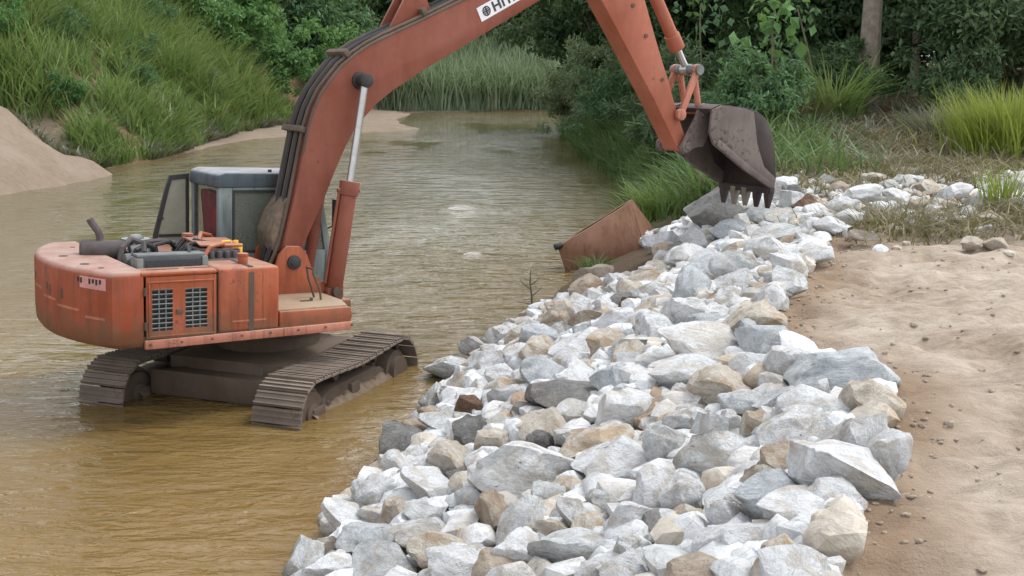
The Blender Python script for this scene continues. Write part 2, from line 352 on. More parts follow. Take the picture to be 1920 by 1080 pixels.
EX = empty('excavator', (-3.03, 13.62, -.40), (0, 0, R(69)))
U_W = Matrix.LocRotScale(Vector((-3.0069, 13.9919, -.4406)), Euler((.0271, .0475, 1.2896)), None) @ Matrix.Rotation(.6025-1.2896, 4, 'Z')   # the slewed upper works
EX_INV = EX.matrix_basis.inverted()
tag(EX, 'old faded orange tracked excavator standing in the muddy river, boom reaching over the rocks', 'excavator')
def up(mb, name, mat, parent=None, bevel=0, seg=2, label=None, angle=35):
    """a part of the swung upper works; meshes are modelled in the upper works' own axes (x forward, y left)"""
    o = mb.build(name, mat, EX if parent is None else parent, bevel, seg, angle)
    if parent is None: o.matrix_basis = EX_INV @ U_W
    if label: o['label'] = label
    return o

# --- undercarriage (two tracks, each shoe a piece)
TL, TH, TG, TW = 2.78, .84, 2.27, .60
tr = TH/2-.03
shoe = MB(); 
shoe.box(-.082, .082, -TW/2, TW/2, 0, .022)
for gx in (-.066, 0, .060): shoe.box(gx-.009, gx+.009, -TW/2+.004, TW/2-.004, .021, .052 if gx == -.066 else .043)
SHOE = shoe.mesh('track_shoe', M_SHOE, 0)
lk = MB(); lk.box(-.07, .07, .055, .085, -.07, 0); lk.box(-.07, .07, -.085, -.055, -.07, 0); lk.cyl((0,-.1,-.035), (0,.1,-.035), .028, 8)
def path(s):
    """point and direction on the track loop at arc length s (x along, z up); slight sag in the upper run"""
    Ls = TL-2*tr; C = math.pi*tr; s %= 2*Ls+2*C; zc = TH/2
    if s < Ls: t = s/Ls; sag = .045*math.sin(math.pi*t)**2*1.0; return (-Ls/2+s, zc+tr-sag, 0 - .045*math.pi/Ls*math.sin(2*math.pi*t)*-1*0)
    s -= Ls
    if s < C: a = s/tr; return (Ls/2+tr*math.sin(a), zc+tr*math.cos(a), a)
    s -= C
    if s < Ls: return (Ls/2-s, zc-tr, math.pi)
    s -= Ls; a = s/tr; return (-Ls/2-tr*math.sin(a), zc-tr*math.cos(a), math.pi+a)
per = 2*(TL-2*tr)+2*math.pi*tr; NS = 37
rnd = random.Random(3)
for side in (-1, 1):
    b = MB(); y0 = side*TG/2
    b.prism([(-.80,.24),(-.92,.34),(-.86,.50),(-.55,.60),(.50,.60),(.72,.52),(.78,.40),(.70,.24)], y0-.17, y0+.17)
    b.box(-.85, .72, y0-.24, y0+.24, .22, .33); b.box(-.15, .05, y0-.215, y0+.215, .33, .56)
    for k in range(4): b.cyl((-.62+.36*k, y0-.19, .45), (-.62+.36*k, y0+.19, .45), .045, 10)
    t = b.build('track', M_MUD, EX, .015); t['label'] = 'muddy crawler track nearer the rocks' if side < 0 else 'muddy crawler track under the counterweight'
    for k in range(NS):
        x, z, a = path(per*k/NS); s = bpy.data.objects.new('track_shoe', SHOE); link(s, t)
        s.location = (x, y0, z); s.rotation_euler = (rnd.uniform(-.008,.008), a+rnd.uniform(-.02,.02), 0)
    c = MB()
    for k in range(NS):
        x, z, a = path(per*(k+.0)/NS); Mx = Matrix.Translation((x, y0, z)) @ Euler((0, a, 0)).to_matrix().to_4x4()
        n0 = len(c.v); c.v += [tuple(Mx @ Vector(p)) for p in lk.v]; c.f += [tuple(i+n0 for i in f) for f in lk.f]
    c.build('link_chain', M_MUD, t, 0)
    i = MB(); i.cyl((-TL/2+tr+.03, y0-.1, TH/2), (-TL/2+tr+.03, y0+.1, TH/2), tr-.07, 24); i.cyl((-TL/2+tr+.03, y0-.2, TH/2), (-TL/2+tr+.03, y0+.2, TH/2), .13, 18); i.cyl((-TL/2+tr+.03, y0-.17, TH/2), (-TL/2+tr+.03, y0+.17, TH/2), tr-.13, 24); i.box(-TL/2+tr, -.75, y0-.22, y0-.16, TH/2-.07, TH/2+.07); i.box(-TL/2+tr, -.75, y0+.16, y0+.22, TH/2-.07, TH/2+.07)
    i.build('idler', M_MUD, t, .015)
    sp = MB()
    for k in range(21):
        a0 = 2*math.pi*k/21; cx, cz = TL/2-tr-.02, TH/2; r1 = tr-.05
        sp.prism([(cx, cz), (cx+r1*.82*math.cos(a0-.15), cz+r1*.82*math.sin(a0-.15)), (cx+r1*math.cos(a0-.05), cz+r1*math.sin(a0-.05)), (cx+r1*math.cos(a0+.05), cz+r1*math.sin(a0+.05)), (cx+r1*.82*math.cos(a0+.15), cz+r1*.82*math.sin(a0+.15))], y0-.045, y0+.045)
    sp.cyl((TL/2-tr-.02, y0-.2, TH/2), (TL/2-tr-.02, y0+.2, TH/2), .26, 24); sp.cyl((TL/2-tr-.02, y0-.27, TH/2), (TL/2-tr-.02, y0+.27, TH/2), .19, 20)
    sp.build('sprocket', M_MUD, t, 0)
    rl = MB()
    for k in range(6):
        x = -.85+1.65*k/6; rl.cyl((x, y0-.13, .15), (x, y0+.13, .15), .085, 14)
    for x in (-.3, .35): rl.cyl((x, y0-.1, TH-.16), (x, y0+.1, TH-.16), .06, 12)
    rl.build('rollers', M_MUD, t, 0)
    # mud caked along both flanks and over the frame
    for sg_ in (-1, 1):
        nu_, nv_ = 46, 7; V = []; F = []
        for i_ in range(nu_+1):
            for j_ in range(nv_+1):
                u_ = -1.02+1.95*i_/nu_; q_ = j_/nv_; nz_ = float(fbm(np.array(u_*5.+side*9+sg_*3), np.array(q_*2.), 3)); top_ = .50+.13*float(fbm(np.array(u_*3.1+side*5), np.array(1.7+sg_), 3))
                V.append((u_, y0+sg_*(.19+.07*math.sin(math.pi*min(1, q_*1.2))*(1+.9*nz_)-.06*q_**3), .20+(top_-.20)*q_+.02*nz_))
        for i_ in range(nu_):
            for j_ in range(nv_):
                q_ = i_*(nv_+1)+j_; F.append((q_, q_+1, q_+nv_+2, q_+nv_+1) if sg_ > 0 else (q_, q_+nv_+1, q_+nv_+2, q_+1))
        MB().add(V, F).build('caked_mud', M_CAKE, t, 0, angle=60)
b = MB(); b.plan([(-.85,-.9),(-.55,-.42),(.75,-.42),(.85,-.9),(.85,.9),(.75,.42),(-.55,.42),(-.85,.9)], .40, .70)
b.box(-.62, .92, -.78, .78, .42, .82); b.prism([(-.75,.5),(-.62,.80),(.9,.84),(1.0,.5)], -.5, .5)
b.build('carbody', M_MUD, EX, .02)
b = MB(); b.cyl((0,0,.78), (0,0,1.02), .62, 40); b.cyl((0,0,1.02), (0,0,1.225), .70, 40)
slew = b

# --- house
up(slew, 'slew_ring', M_MUD, bevel=.015)
HW, ZB, ZT = 1.343, 1.207, 1.99
def cw_x(y): return -2.255-.37*max(0, 1-(abs(y)/HW)**2.2)
ys_ = [HW*math.sin(math.pi*k/24-math.pi/2) for k in range(25)]
cw_in = lambda off: [(cw_x(y)+off, y*(HW-off)/HW) for y in ys_]
cwp = MB()
rings = [(.05, ZB-.01), (.012, ZB+.05), (0, ZB+.2), (0, ZT-.07), (.025, ZT-.015), (.07, ZT)]
V = []
for off, z in rings:
    V += [(x, y, z) for x, y in cw_in(off)]+[(-1.94, HW-off, z), (-1.94, -HW+off, z)]
n = 27; F = []
for k in range(len(rings)-1):
    for i in range(n): F.append((k*n+i, k*n+(i+1)%n, (k+1)*n+(i+1)%n, (k+1)*n+i))
F = [f[::-1] for f in F]
F += [tuple(range(n)), tuple(range((len(rings)-1)*n+n-1, (len(rings)-1)*n-1, -1))]
cwp.add(V, F)
cwo = up(cwp, 'counterweight', M_CW, bevel=0, label='curved counterweight with scuffed faded red paint', angle=50)
bm = bmesh.new(); bm.from_mesh(cwo.data); bmesh.ops.recalc_face_normals(bm, faces=bm.faces[:]); bm.to_mesh(cwo.data); bm.free()
# remains of lettering, a faded sticker and scuffs on its rear face
def cw_plate(y0, y1, z0, z1, name, mat, off=.004, nseg=4):
    q = MB(); ysx = [y0+(y1-y0)*i/nseg for i in range(nseg+1)]; V = []
    for d in (off, -.01):
        for z in (z0, z1): V += [(cw_x(y)-d, y, z) for y in ysx]
    m = nseg+1; F = [(i, i+m, i+m+1, i+1) for i in range(nseg)]+[(2*m+i, 2*m+i+1, 3*m+i+1, 3*m+i) for i in range(nseg)]
    F += [(i, i+1, 2*m+i+1, 2*m+i) for i in range(nseg)]+[(m+i, 3*m+i, 3*m+i+1, m+i+1) for i in range(nseg)]
    F += [(0, 2*m, 3*m, m), (nseg, m+nseg, 3*m+nseg, 2*m+nseg)]
    q.add(V, F); return up(q, name, mat, cwo)
cw_plate(-1.27, -.93, 1.80, 1.92, 'sticker', M_STICK)
for k, (y, z, hgt) in enumerate([(-.60,1.69,.10),(-.30,1.69,.11),(-.22,1.72,.07),(.35,1.76,.08)]):
    cw_plate(y-.022, y+.022, z-hgt/2, z+hgt/2, 'lettering_remnant', M_MUD, .003, 1)
for k in range(7):
    y = -1.22+.045*k+(k//4)*.03; cw_plate(y, y+.026, 1.86-(k%2)*.012, 1.905, 'sticker_print', M_BLACK, .006, 1) if k < 4 or k > 4 else None
for k, (y0, y1, z) in enumerate([(-.9,-.5,1.555),(-1.25,-1.0,1.50),(-.45,-.12,1.60),(0,.3,1.66)]):
    cw_plate(y0, y1, z-.012, z+.014, 'scuff', M_PINK, .0025, 3)

fr = MB(); fr.plan([(-1.945,-HW+.02),(.41,-HW+.02),(.41,-.3),(.9,-.3),(.9,.3),(1.0,.32),(1.0,HW-.02),(-1.945,HW-.02)], ZB+.02, ZB+.10)
up(fr, 'base_frame', M_MUD)
sk = MB(); sk.prism([(-1.93,ZB-.03),(.41,ZB-.0),(.45,ZB+.06),(.44,ZB+.095),(-1.93,ZB+.062)], -HW-.025, -HW+.03)
up(sk, 'side_skirt', M_PINK, bevel=.008)
sk = MB(); sk.box(-1.93, 1.0, HW-.03, HW+.02, ZB-.01, ZB+.08); up(sk, 'side_skirt', M_PINK, bevel=.008)

# right engine door with two grilles
dr = MB(); X0, X1, Z0, Z1 = -1.94, -1.155, ZB+.075, 1.955
y0, y1 = -HW, -HW+.035
def panel_with_holes(mb, X0, X1, Z0, Z1, holes, y0, y1):
    xs = sorted({X0, X1, *[h[0] for h in holes], *[h[1] for h in holes]}); zs = sorted({Z0, Z1, *[h[2] for h in holes], *[h[3] for h in holes]})
    cells = {(i, j) for i in range(len(xs)-1) for j in range(len(zs)-1) if not any(h[0] <= xs[i] < h[1] and h[2] <= zs[j] < h[3] for h in holes)}
    ids = {}; V = []; F = []
    def vid(i, j, s):
        if (i, j, s) not in ids: ids[i, j, s] = len(V); V.append((xs[i], y0 if s == 0 else y1, zs[j]))
        return ids[i, j, s]
    for i, j in cells:
        F.append((vid(i,j,0), vid(i+1,j,0), vid(i+1,j+1,0), vid(i,j+1,0))); F.append((vid(i,j,1), vid(i,j+1,1), vid(i+1,j+1,1), vid(i+1,j,1)))
        for (di, dj, a, c) in ((-1,0,(i,j+1),(i,j)), (1,0,(i+1,j),(i+1,j+1)), (0,-1,(i,j),(i+1,j)), (0,1,(i+1,j+1),(i,j+1))):
            if (i+di, j+dj) not in cells: F.append((vid(*a,0), vid(*c,0), vid(*c,1), vid(*a,1))[::-1])
    mb.add(V, F)
holes = [(-1.85,-1.635,1.36,1.795), (-1.50,-1.265,1.372,1.79)]
panel_with_holes(dr, X0+.03, X1-.01, Z0, Z1-.03, holes, y0, y1)
door = up(dr, 'engine_door', M_OR)
for h in holes:
    g = MB()
    for k in range(9):
        z = h[2]+.02+(h[3]-h[2]-.03)*k/8; Mx = Matrix.Translation(((h[0]+h[1])/2, -HW+.018, z)) @ Euler((R(-38), 0, 0)).to_matrix().to_4x4()
        g.box(-(h[1]-h[0])/2-.006, (h[1]-h[0])/2+.006, -.022, .022, -.004, .004, Mx)
    for k in range(1, 3):
        x = h[0]+(h[1]-h[0])*k/3; g.box(x-.006, x+.006, -HW+.001, -HW+.012, h[2]-.005, h[3]+.005)
    up(g, 'door_grille', M_GREYE, door, label='dark louvred air grille')
    bk = MB(); bk.box(h[0]-.03, h[1]+.03, -HW+.05, -HW+.06, h[2]-.03, h[3]+.03); up(bk, 'grille_backing', M_BLACK, door)
fm = MB()
for (a, c, d, e) in ((X0+.05, X1-.03, Z0+.015, Z0+.03), (X0+.05, X1-.03, Z1-.09, Z1-.075), (X1-.045, X1-.03, Z0+.03, Z1-.09), (X0+.05, X0+.065, Z0+.03, Z1-.09)):
    fm.box(a, c, -HW-.012, -HW+.004, d, e)
up(fm, 'door_rim', M_OR, door, .003)
hn = MB(); hn.box(-1.60, -1.53, -HW-.02, -HW+.003, 1.53, 1.58); up(hn, 'door_latch', M_MUD, door, .005)
# bent top flange over the door with a row of slots
tf = MB(); tf.prism([(-1.97,1.925),(-1.15,1.925),(-1.15,1.985),(-1.97,1.985)], -HW, -HW+.30); tfo = up(tf, 'hood_flange', M_OR, bevel=.035, seg=3)
for k in range(22):
    x = -1.86+.031*k
    if k in (11, 12): continue
    s = MB(); s.box(x, x+.02, -HW+.12, -HW+.16, 1.984, 1.988); up(s, 'vent_slot', M_BLACK, tfo)
# engine bay
bay = MB(); bay.box(-1.93, -.52, -HW+.08, .55, ZB+.1, ZB+.30); bay.box(-1.935, -1.915, -1.2, 1.2, ZB+.1, 1.93); up(bay, 'engine_tray', M_DARK)
en = MB(); en.box(-1.78, -1.2, -.55, .25, 1.5, 1.92); en.box(-1.7, -1.3, -.45, .1, 1.9, 2.02); en.cyl((-1.82,-.3,1.95), (-1.45,-.3,1.95), .09, 16)
en.cyl((-1.78,-.52,1.93), (-1.6,-.25,2.05), .10, 14); en.cyl((-1.70,-.1,2.03), (-1.4,-.1,2.05), .07, 12)
up(en, 'engine_block', M_GREYE, bevel=.02)
ho = MB(); ho.tube([(-1.8,-.45,1.95),(-1.75,-.5,2.1),(-1.6,-.35,2.14),(-1.45,-.2,2.08),(-1.4,-.1,1.98)], .03); ho.tube([(-1.55,-.6,1.95),(-1.5,-.3,2.12),(-1.25,-.1,2.13),(-1.1,.1,2.0)], .025)
ho.tube([(-1.2,-.5,2.0),(-1.0,-.2,2.12),(-.85,.1,2.1),(-.7,.15,1.95)], .03); up(ho, 'engine_hose', M_BLACK)
rd = MB(); rd.box(-1.86, -1.17, -.99, -.80, 1.42, 2.085); rad = up(rd, 'radiator', M_DARK, bevel=.012)
rc = MB(); rc.box(-1.80, -1.22, -1.0, -.985, 1.5, 2.05); up(rc, 'radiator_core', M_RAD, rad)
rr = MB(); rr.box(-1.90, -1.83, -1.01, -.78, 1.42, 2.075); rr.box(-1.195, -1.13, -1.01, -.78, 1.42, 2.08); rr.box(-1.88, -1.15, -.97, -.78, 2.08, 2.11); up(rr, 'radiator_frame', M_GREYE, rad, .01)
mu = MB(); mu.cyl((-2.15,.17,2.04), (-1.72,-.0,2.03), .115, 20); mu.cyl((-2.17,.18,2.04), (-2.14,.17,2.04), .10, 20); muf = up(mu, 'muffler', M_RUSTP, bevel=.012)
ex = MB(); ex.tube([(-1.97,.1,2.1),(-1.97,.1,2.19),(-1.99,.1,2.25),(-2.045,.12,2.33),(-2.07,.13,2.385)], .042, 10); up(ex, 'exhaust_pipe', M_RUSTP, muf)
# machinery between engine and cab: rusty valve bank
vb = MB(); vb.box(-1.15, -.58, -.78, .05, 1.5, 1.99); vb.box(-1.08, -.66, -.55, -.1, 1.98, 2.09)
for k in range(5): vb.cyl((-1.04+.09*k, -.62, 1.98), (-1.04+.09*k, -.62, 2.07), .035, 10)
up(vb, 'valve_block', M_RUSTP, bevel=.012)
pn = MB(); pn.box(-1.12, -.62, -.42, .1, 2.10, 2.122, Matrix.Translation((0,0,.0)) @ Euler((R(3), R(2), 0)).to_matrix().to_4x4()); up(pn, 'cover_plate', M_OR, bevel=.006)
hs = MB()
for k in range(4): hs.tube([(-1.15,.1-.1*k,2.0),(-1.0,.15-.12*k,2.14+.02*(k%2)),(-.75,.05-.12*k,2.1),(-.55,-.0-.1*k,1.9)], .02, 6)
up(hs, 'hydraulic_hose', M_BLACK)
for k, (pts, rad_, mt) in enumerate([
    ([(-1.85,-.2,1.9),(-1.8,-.15,2.08),(-1.66,.0,2.16),(-1.5,.1,2.1),(-1.35,.15,1.98)], .032, M_RUSTP),
    ([(-1.1,-.75,2.0),(-1.0,-.7,2.13),(-.8,-.55,2.14),(-.62,-.4,2.02)], .022, M_OR),
    ([(-.95,-.2,2.1),(-.85,.0,2.2),(-.7,.1,2.16),(-.58,.2,2.0)], .026, M_OR),
    ([(-1.6,.3,1.9),(-1.5,.35,2.06),(-1.2,.38,2.08),(-.9,.3,2.03),(-.6,.25,1.95)], .03, M_RUSTP),
    ([(-1.3,-.9,2.1),(-1.25,-.7,2.17),(-1.1,-.5,2.16),(-1.0,-.35,2.1)], .018, M_BLACK),
    ([(-1.75,-.78,2.1),(-1.7,-.6,2.18),(-1.55,-.45,2.12),(-1.5,-.4,2.02)], .03, M_BLACK)]):
    q = MB(); q.tube(pts, rad_, 8); up(q, 'engine_pipe', mt)
q = MB(); q.box(-1.02, -.80, -.05, .16, 2.0, 2.15); q.cyl((-.9,.3,1.95), (-.9,.3,2.17), .07, 14); up(q, 'oil_filter', M_OR, bevel=.012)
q = MB(); q.box(-.72, -.56, -.5, -.2, 1.95, 2.07); up(q, 'relay_box', M_RUSTP, bevel=.015)
for k, (x, y) in enumerate([(-2.33,-.62),(-2.38,.05),(-2.25,-.95),(-2.1,.75)]):
    q = MB(); q.cyl((x,y,1.985), (x,y,1.993), .05 if k < 2 else .03, 14); up(q, 'bolt_hole', M_BLACK, cwo)
for k in range(8):
    x = -1.88+.33*k; q = MB(); q.cyl((x,-HW-.025,ZB+.02+.006*k), (x,-HW-.034,ZB+.02+.006*k), .014, 8); up(q, 'skirt_bolt', M_MUD)
q = MB(); q.box(-1.152, -1.146, -HW-.003, -HW+.02, ZB+.08, 1.95); up(q, 'panel_gap', M_BLACK)
for z in (1.42, 1.78):
    q = MB(); q.cyl((-1.925,-HW-.012,z-.04), (-1.925,-HW-.012,z+.04), .016, 8); up(q, 'door_hinge', M_MUD, door)
# left rear box with a dark cap
lb = MB(); lb.box(-1.93, -.56, .58, HW, ZB+.09, 1.93); up(lb, 'battery_box', M_OR, bevel=.03)
cp = MB(); cp.cyl((-1.38,.72,1.93), (-1.38,.72,2.04), .10, 14); cp.cyl((-1.38,.72,2.04), (-1.38,.72,2.075), .17, 18); cp.cyl((-1.38,.72,2.075), (-1.38,.72,2.12), .10, 14, .05); up(cp, 'air_cleaner_cap', M_CABD, bevel=.008)
# right front fuel tank and tool box
ft = MB(); ft.box(-1.145, -.445, -HW, -.52, ZB+.075, 1.985); tank = up(ft, 'fuel_tank', M_OR, bevel=.04, seg=3)
st = MB(); st.box(-.80, -.745, -HW-.006, -HW+.02, ZB+.08, 1.93); up(st, 'tank_strap', M_MUD, tank)
st = MB(); st.box(-.80, -.745, -HW+.02, -.8, 1.98, 1.99); up(st, 'tank_strap', M_DARK, tank)
sc_ = MB(); sc_.box(-.99, -.60, -HW-.004, -HW+.01, 1.395, 1.41); up(sc_, 'tank_scratch', M_PINK, tank)
fc = MB(); fc.cyl((-.76,-1.06,1.98), (-.76,-1.06,2.075), .055, 16); fc.cyl((-.76,-1.06,2.07), (-.76,-1.06,2.10), .062, 16); up(fc, 'filler_cap', M_OR, tank, .006)
tb = MB(); tb.prism([(-.44,ZB+.07),(.43,ZB+.085),(.455,1.36),(.43,1.47),(-.44,1.47)], -HW, -.34); tbx = up(tb, 'tool_box', M_OR, bevel=.02)
ts = MB(); ts.plan([(-.44,-HW+.04),(.405,-HW+.06),(.50,-.95),(.50,-.36),(-.44,-.36)], 1.468, 1.486); up(ts, 'step_plate', M_DUST, tbx, .004)
hr = MB(); hr.tube([(.27,-.88,1.48),(.26,-.88,1.60),(.20,-.82,1.78),(.20,-.82,1.84),(.20,-.64,1.84),(.22,-.64,1.72),(.27,-.7,1.49)], .014, 8); up(hr, 'grab_rail', M_MUD, tbx)
lv = MB(); lv.cyl((.14,-.9,1.485), (.14,-.9,1.52), .02, 8); lv.box(.0, .12, -.92, -.90, 1.486, 1.50); up(lv, 'latch', M_MUD, tbx)
# front nose plate under the boom
np_ = MB(); np_.box(-.4, .95, -.33, .33, ZB+.05, 1.36); up(np_, 'boom_base', M_OR, bevel=.02)
for s in (-1, 1):
    bk = MB(); bk.prism([(-.22,1.34),(.52,1.34),(.82,1.40),(.82,1.55),(.62,1.62),(.46,1.60),(.33,1.95),(.24,2.05),(.08,2.06),(-.02,1.96)], s*.34-.03, s*.34+.03)
    o = up(bk, 'boom_bracket', M_OR, bevel=.008)
    pin = MB(); pin.cyl((.155,s*.36,1.865), (.155,s*.405,1.865), .085, 20); pin.cyl((.155,s*.40,1.865), (.155,s*.415,1.865), .055, 16); up(pin, 'foot_pin', M_BLACK, o, .006)
    bp = MB(); bp.cyl((.66,s*.30,1.50), (.66,s*.54,1.50), .06, 16); up(bp, 'cylinder_pin', M_MUD, o)

# --- cab
CX0, CX1, CY0, CY1, CZ0, CZ1 = -.50, .96, .345, 1.30, ZB+.10, 2.88
cb = MB(); T = .06
cb.box(CX0, CX1, CY0, CY1, CZ0, CZ0+.05)
cb.box(CX0, CX0+.05, CY0, CY1, CZ0+.05, 2.03)                 # rear lower panel
cb.box(CX0+.051, CX1-.02, CY0, CY0+.05, CZ0+.05, 1.90)        # right lower panel
cb.box(CX0, CX0+.175, CY0, CY0+.09, 2.03, 2.72); cb.box(CX0+.05, CX0+.175, CY0, CY0+.09, 1.90, 2.03)  # broad rear right pillar
cb.box(CX0, CX0+.07, CY1-.08, CY1, 2.03, 2.72)
cb.prism([(CX1-.03,1.30),(CX1+.03,1.9),(CX1-.12,2.72),(CX1-.19,2.72),(CX1-.06,1.9),(CX1-.10,1.30)], CY0, CY0+.06)
cb.prism([(CX1-.03,1.30),(CX1+.03,1.9),(CX1-.12,2.72),(CX1-.19,2.72),(CX1-.06,1.9),(CX1-.10,1.30)], CY1-.06, CY1)
cb.box(CX0+.176, CX1-.15, CY0, CY0+.05, 2.66, 2.72); cb.box(.42, .47, CY0+.002, CY0+.05, 1.90, 2.66)
cb.box(CX0+.071, CX1-.15, CY1-.06, CY1, 2.66, 2.72)
cb.box(CX1-.09, CX1-.0, CY0+.06, CY1-.06, 1.30, 1.45)
cabo = up(cb, 'cab', M_CAB, bevel=.012, label='grey operator cab with dusty windows')
rf = MB(); rf.prism([(CX0-.03,2.685),(CX1-.13,2.69),(CX1-.11,2.80),(CX1-.2,2.87),(CX0+.08,2.885),(CX0-.02,2.85)], CY0-.015, CY1+.015); up(rf, 'cab_roof', M_CABD, cabo, .035, 3)
ls = MB(); ls.cyl((.18,.42,2.87), (.18,.42,2.91), .025, 8); up(ls, 'roof_bolt', M_BLACK, cabo)
g = MB(); g.box(CX0+.012, CX0+.022, CY0+.09, CY1-.08, 2.03, 2.69); up(g, 'rear_window', M_GLASSR, cabo)
g = MB(); g.box(CX0+.175, .42, CY0+.018, CY0+.026, 1.90, 2.66); g.box(.47, CX1-.10, CY0+.018, CY0+.026, 1.90, 2.66); up(g, 'side_window', M_GLASS, cabo)
wf = MB()
for (a, c, d, e) in ((CX0+.175, .42, 2.63, 2.66), (CX0+.175, .42, 1.90, 1.925), (CX0+.175, CX0+.2, 1.925, 2.63), (.395, .42, 1.925, 2.63)): wf.box(a, c, CY0-.006, CY0+.016, d, e)
up(wf, 'window_seal', M_BLACK, cabo)
g = MB(); g.add([(CX1-.02,CY0+.06,1.45),(CX1+.0,CY0+.06,1.9),(CX1-.155,CY0+.06,2.70),(CX1-.155,CY1-.06,2.70),(CX1+.0,CY1-.06,1.9),(CX1-.02,CY1-.06,1.45)], [(0,1,4,5),(1,2,3,4)]); up(g, 'windscreen', M_GLASS, cabo)
se = MB(); se.box(-.33, .2, .55, 1.08, 1.72, 1.84); se.prism([(-.38,1.84),(-.24,1.84),(-.30,2.62),(-.44,2.62)], .44, 1.16); up(se, 'operator_seat', M_SEAT, cabo, .03)
co = MB(); co.box(-.2, .4, .42, .53, 1.5, 1.95); co.cyl((.3,.47,1.95), (.33,.47,2.15), .015, 8); up(co, 'control_console', M_BLACK, cabo, .01)
# cab door swung open to the rear
dx = [(-.515,1.42),(-.515,2.80),(-.76,2.775),(-.82,2.60),(-.97,2.02),(-1.0,1.42)]
dxi = [(-.555,1.50),(-.555,2.735),(-.735,2.715),(-.775,2.585),(-.915,2.02),(-.94,1.50)]
d = MB(); V = []; F = []; nn = 6
for y in (1.33, 1.375):
    V += [(x, y, z) for x, z in dx]+[(x, y, z) for x, z in dxi]
for i in range(nn):
    j = (i+1) % nn; o2 = 2*nn
    F += [(i, nn+i, nn+j, j), (o2+i, o2+j, o2+nn+j, o2+nn+i), (i, j, o2+j, o2+i), (nn+i, o2+nn+i, o2+nn+j, nn+j)]
d.add(V, F); d.box(-.90, -.56, 1.335, 1.37, 2.0, 2.035)
cd = up(d, 'cab_door', M_BLACK, cabo, label='cab door swung open, black frame')
bm = bmesh.new(); bm.from_mesh(cd.data); bmesh.ops.recalc_face_normals(bm, faces=bm.faces[:]); bm.to_mesh(cd.data); bm.free()
g = MB(); g.prism(dxi, 1.348, 1.356); up(g, 'door_glass', M_DGLASS, cabo)
g = MB(); g.box(-.905, -.855, 1.30, 1.335, 2.22, 2.26); up(g, 'door_handle', M_BLACK, cabo)
mi = MB(); mi.tube([(.93,.40,2.15),(.98,.30,2.2),(.98,.24,2.35)], .012, 6); mi.box(.955, .985, .14, .27, 2.25, 2.55); up(mi, 'mirror', M_CABD, cabo, .008)

# --- boom
bot = [(.22,1.76),(.33,2.05),(.57,2.56),(.74,2.96),(.86,3.22),(.96,3.40),(1.09,3.57),(1.28,3.76),(1.5,3.93),(1.94,4.205),(2.51,4.525),(3.1,4.86),(3.69,5.195),(4.45,5.60),(4.72,5.72)]
top = [(4.98,5.86),(4.94,6.0),(4.80,6.02),(4.2,5.86),(3.2,5.43),(2.49,5.105),(1.92,4.825),(1.37,4.565),(1.15,4.455),(.98,4.345),(.80,4.20),(.66,4.03),(.54,3.87),(.44,3.67),(.37,3.45),(.31,3.15),(.2,2.6),(.09,2.15),(.05,1.95),(.08,1.80),(.14,1.76)]
bb = MB(); bb.prism(bot+top, -.27, .27); boom = up(bb, 'boom', M_BOOM, bevel=.012, label='curved faded red boom with a maker sign')
tfp = [(x, z) for x, z in top if .3 < x < 4.3][::-1]
rim = MB()
for s in (-1, 1):
    rim.tube([(x, s*.262, z+.0) for x, z in tfp], .018, 6)
up(rim, 'weld_bead', M_MUD, boom)
for s in (-1, 1):
    pb = MB(); pb.cyl((1.035,s*.26,4.03), (1.035,s*.48,4.03), .062, 18); pb.cyl((1.035,s*.26,4.03), (1.035,s*.30,4.03), .105, 20); up(pb, 'rod_pin', M_BLACK, boom, .006)
    a = Vector((.66, s*.42, 1.50)); e = Vector((1.035, s*.42, 4.03)); dd = (e-a).normalized(); k = a+dd*1.33
    c = MB(); c.cyl(a+dd*.04, k, .102, 22); c.cyl(k-dd*.16, k+dd*.01, .122, 22); c.cyl(a-dd*.04+Vector((0,-.06,0)), a-dd*.04+Vector((0,.06,0)), .11, 16)
    cyl = up(c, 'boom_cylinder', M_BOOM, bevel=.008)
    ro = MB(); ro.cyl(k, e-dd*.05, .046, 16); up(ro, 'rod', M_CHROME, cyl); re_ = MB(); re_.cyl(e+Vector((0,-.055,0)), e+Vector((0,.055,0)), .085, 18); up(re_, 'rod_eye', M_BLACK, cyl, .01)
    ol = MB(); ol.tube([a+dd*.1+Vector((-.13,0,0)), a+dd*.6+Vector((-.13,0,0)), k-dd*.1+Vector((-.125,0,0)), k-dd*.06+Vector((-.09,0,0))], .02, 8); ol.cyl(k-dd*.1+Vector((-.15,0,0)), k-dd*.1+Vector((.14,0,0)), .028, 8); up(ol, 'oil_pipe', M_BOOM, cyl)
# hoses over the back of the boom
def off_path(pts, d):
    out = []
    for i, (x, z) in enumerate(pts):
        x0, z0 = pts[max(0, i-1)]; x1, z1 = pts[min(len(pts)-1, i+1)]; L = math.hypot(x1-x0, z1-z0); out.append((x-(z1-z0)/L*d, z+(x1-x0)/L*d))
    return out
back = [(x, z) for x, z in top[::-1] if x > .02 and z > 1.9]
for k, y in enumerate((-.20, -.11, -.02, .08, .19)):
    pts = off_path(back, .035+.012*(k % 2))
    pts = [(-.12+.02*k, 1.75)] + [(p[0]-.03, p[1]) for p in pts[:1]] + pts[1:17]
    h = MB(); h.tube([(x, y+.012*math.sin(3*x+k), z+.008*math.sin(5*x+2*k)) for x, z in pts], .024 if k != 3 else .032, 8); up(h, 'boom_hose', M_BLACK if k % 2 else M_MUD, boom)
for (x, z, a) in ((.34,3.42,74), (.90,4.32,40), (1.95,4.88,27), (2.6,5.2,26)):
    Mx = Matrix.Translation((x, 0, z)) @ Euler((0, R(-a), 0)).to_matrix().to_4x4()
    c = MB(); c.box(-.035, .035, -.25, .25, -.01, .085, Mx); up(c, 'hose_clamp', M_MUD, boom, .006)
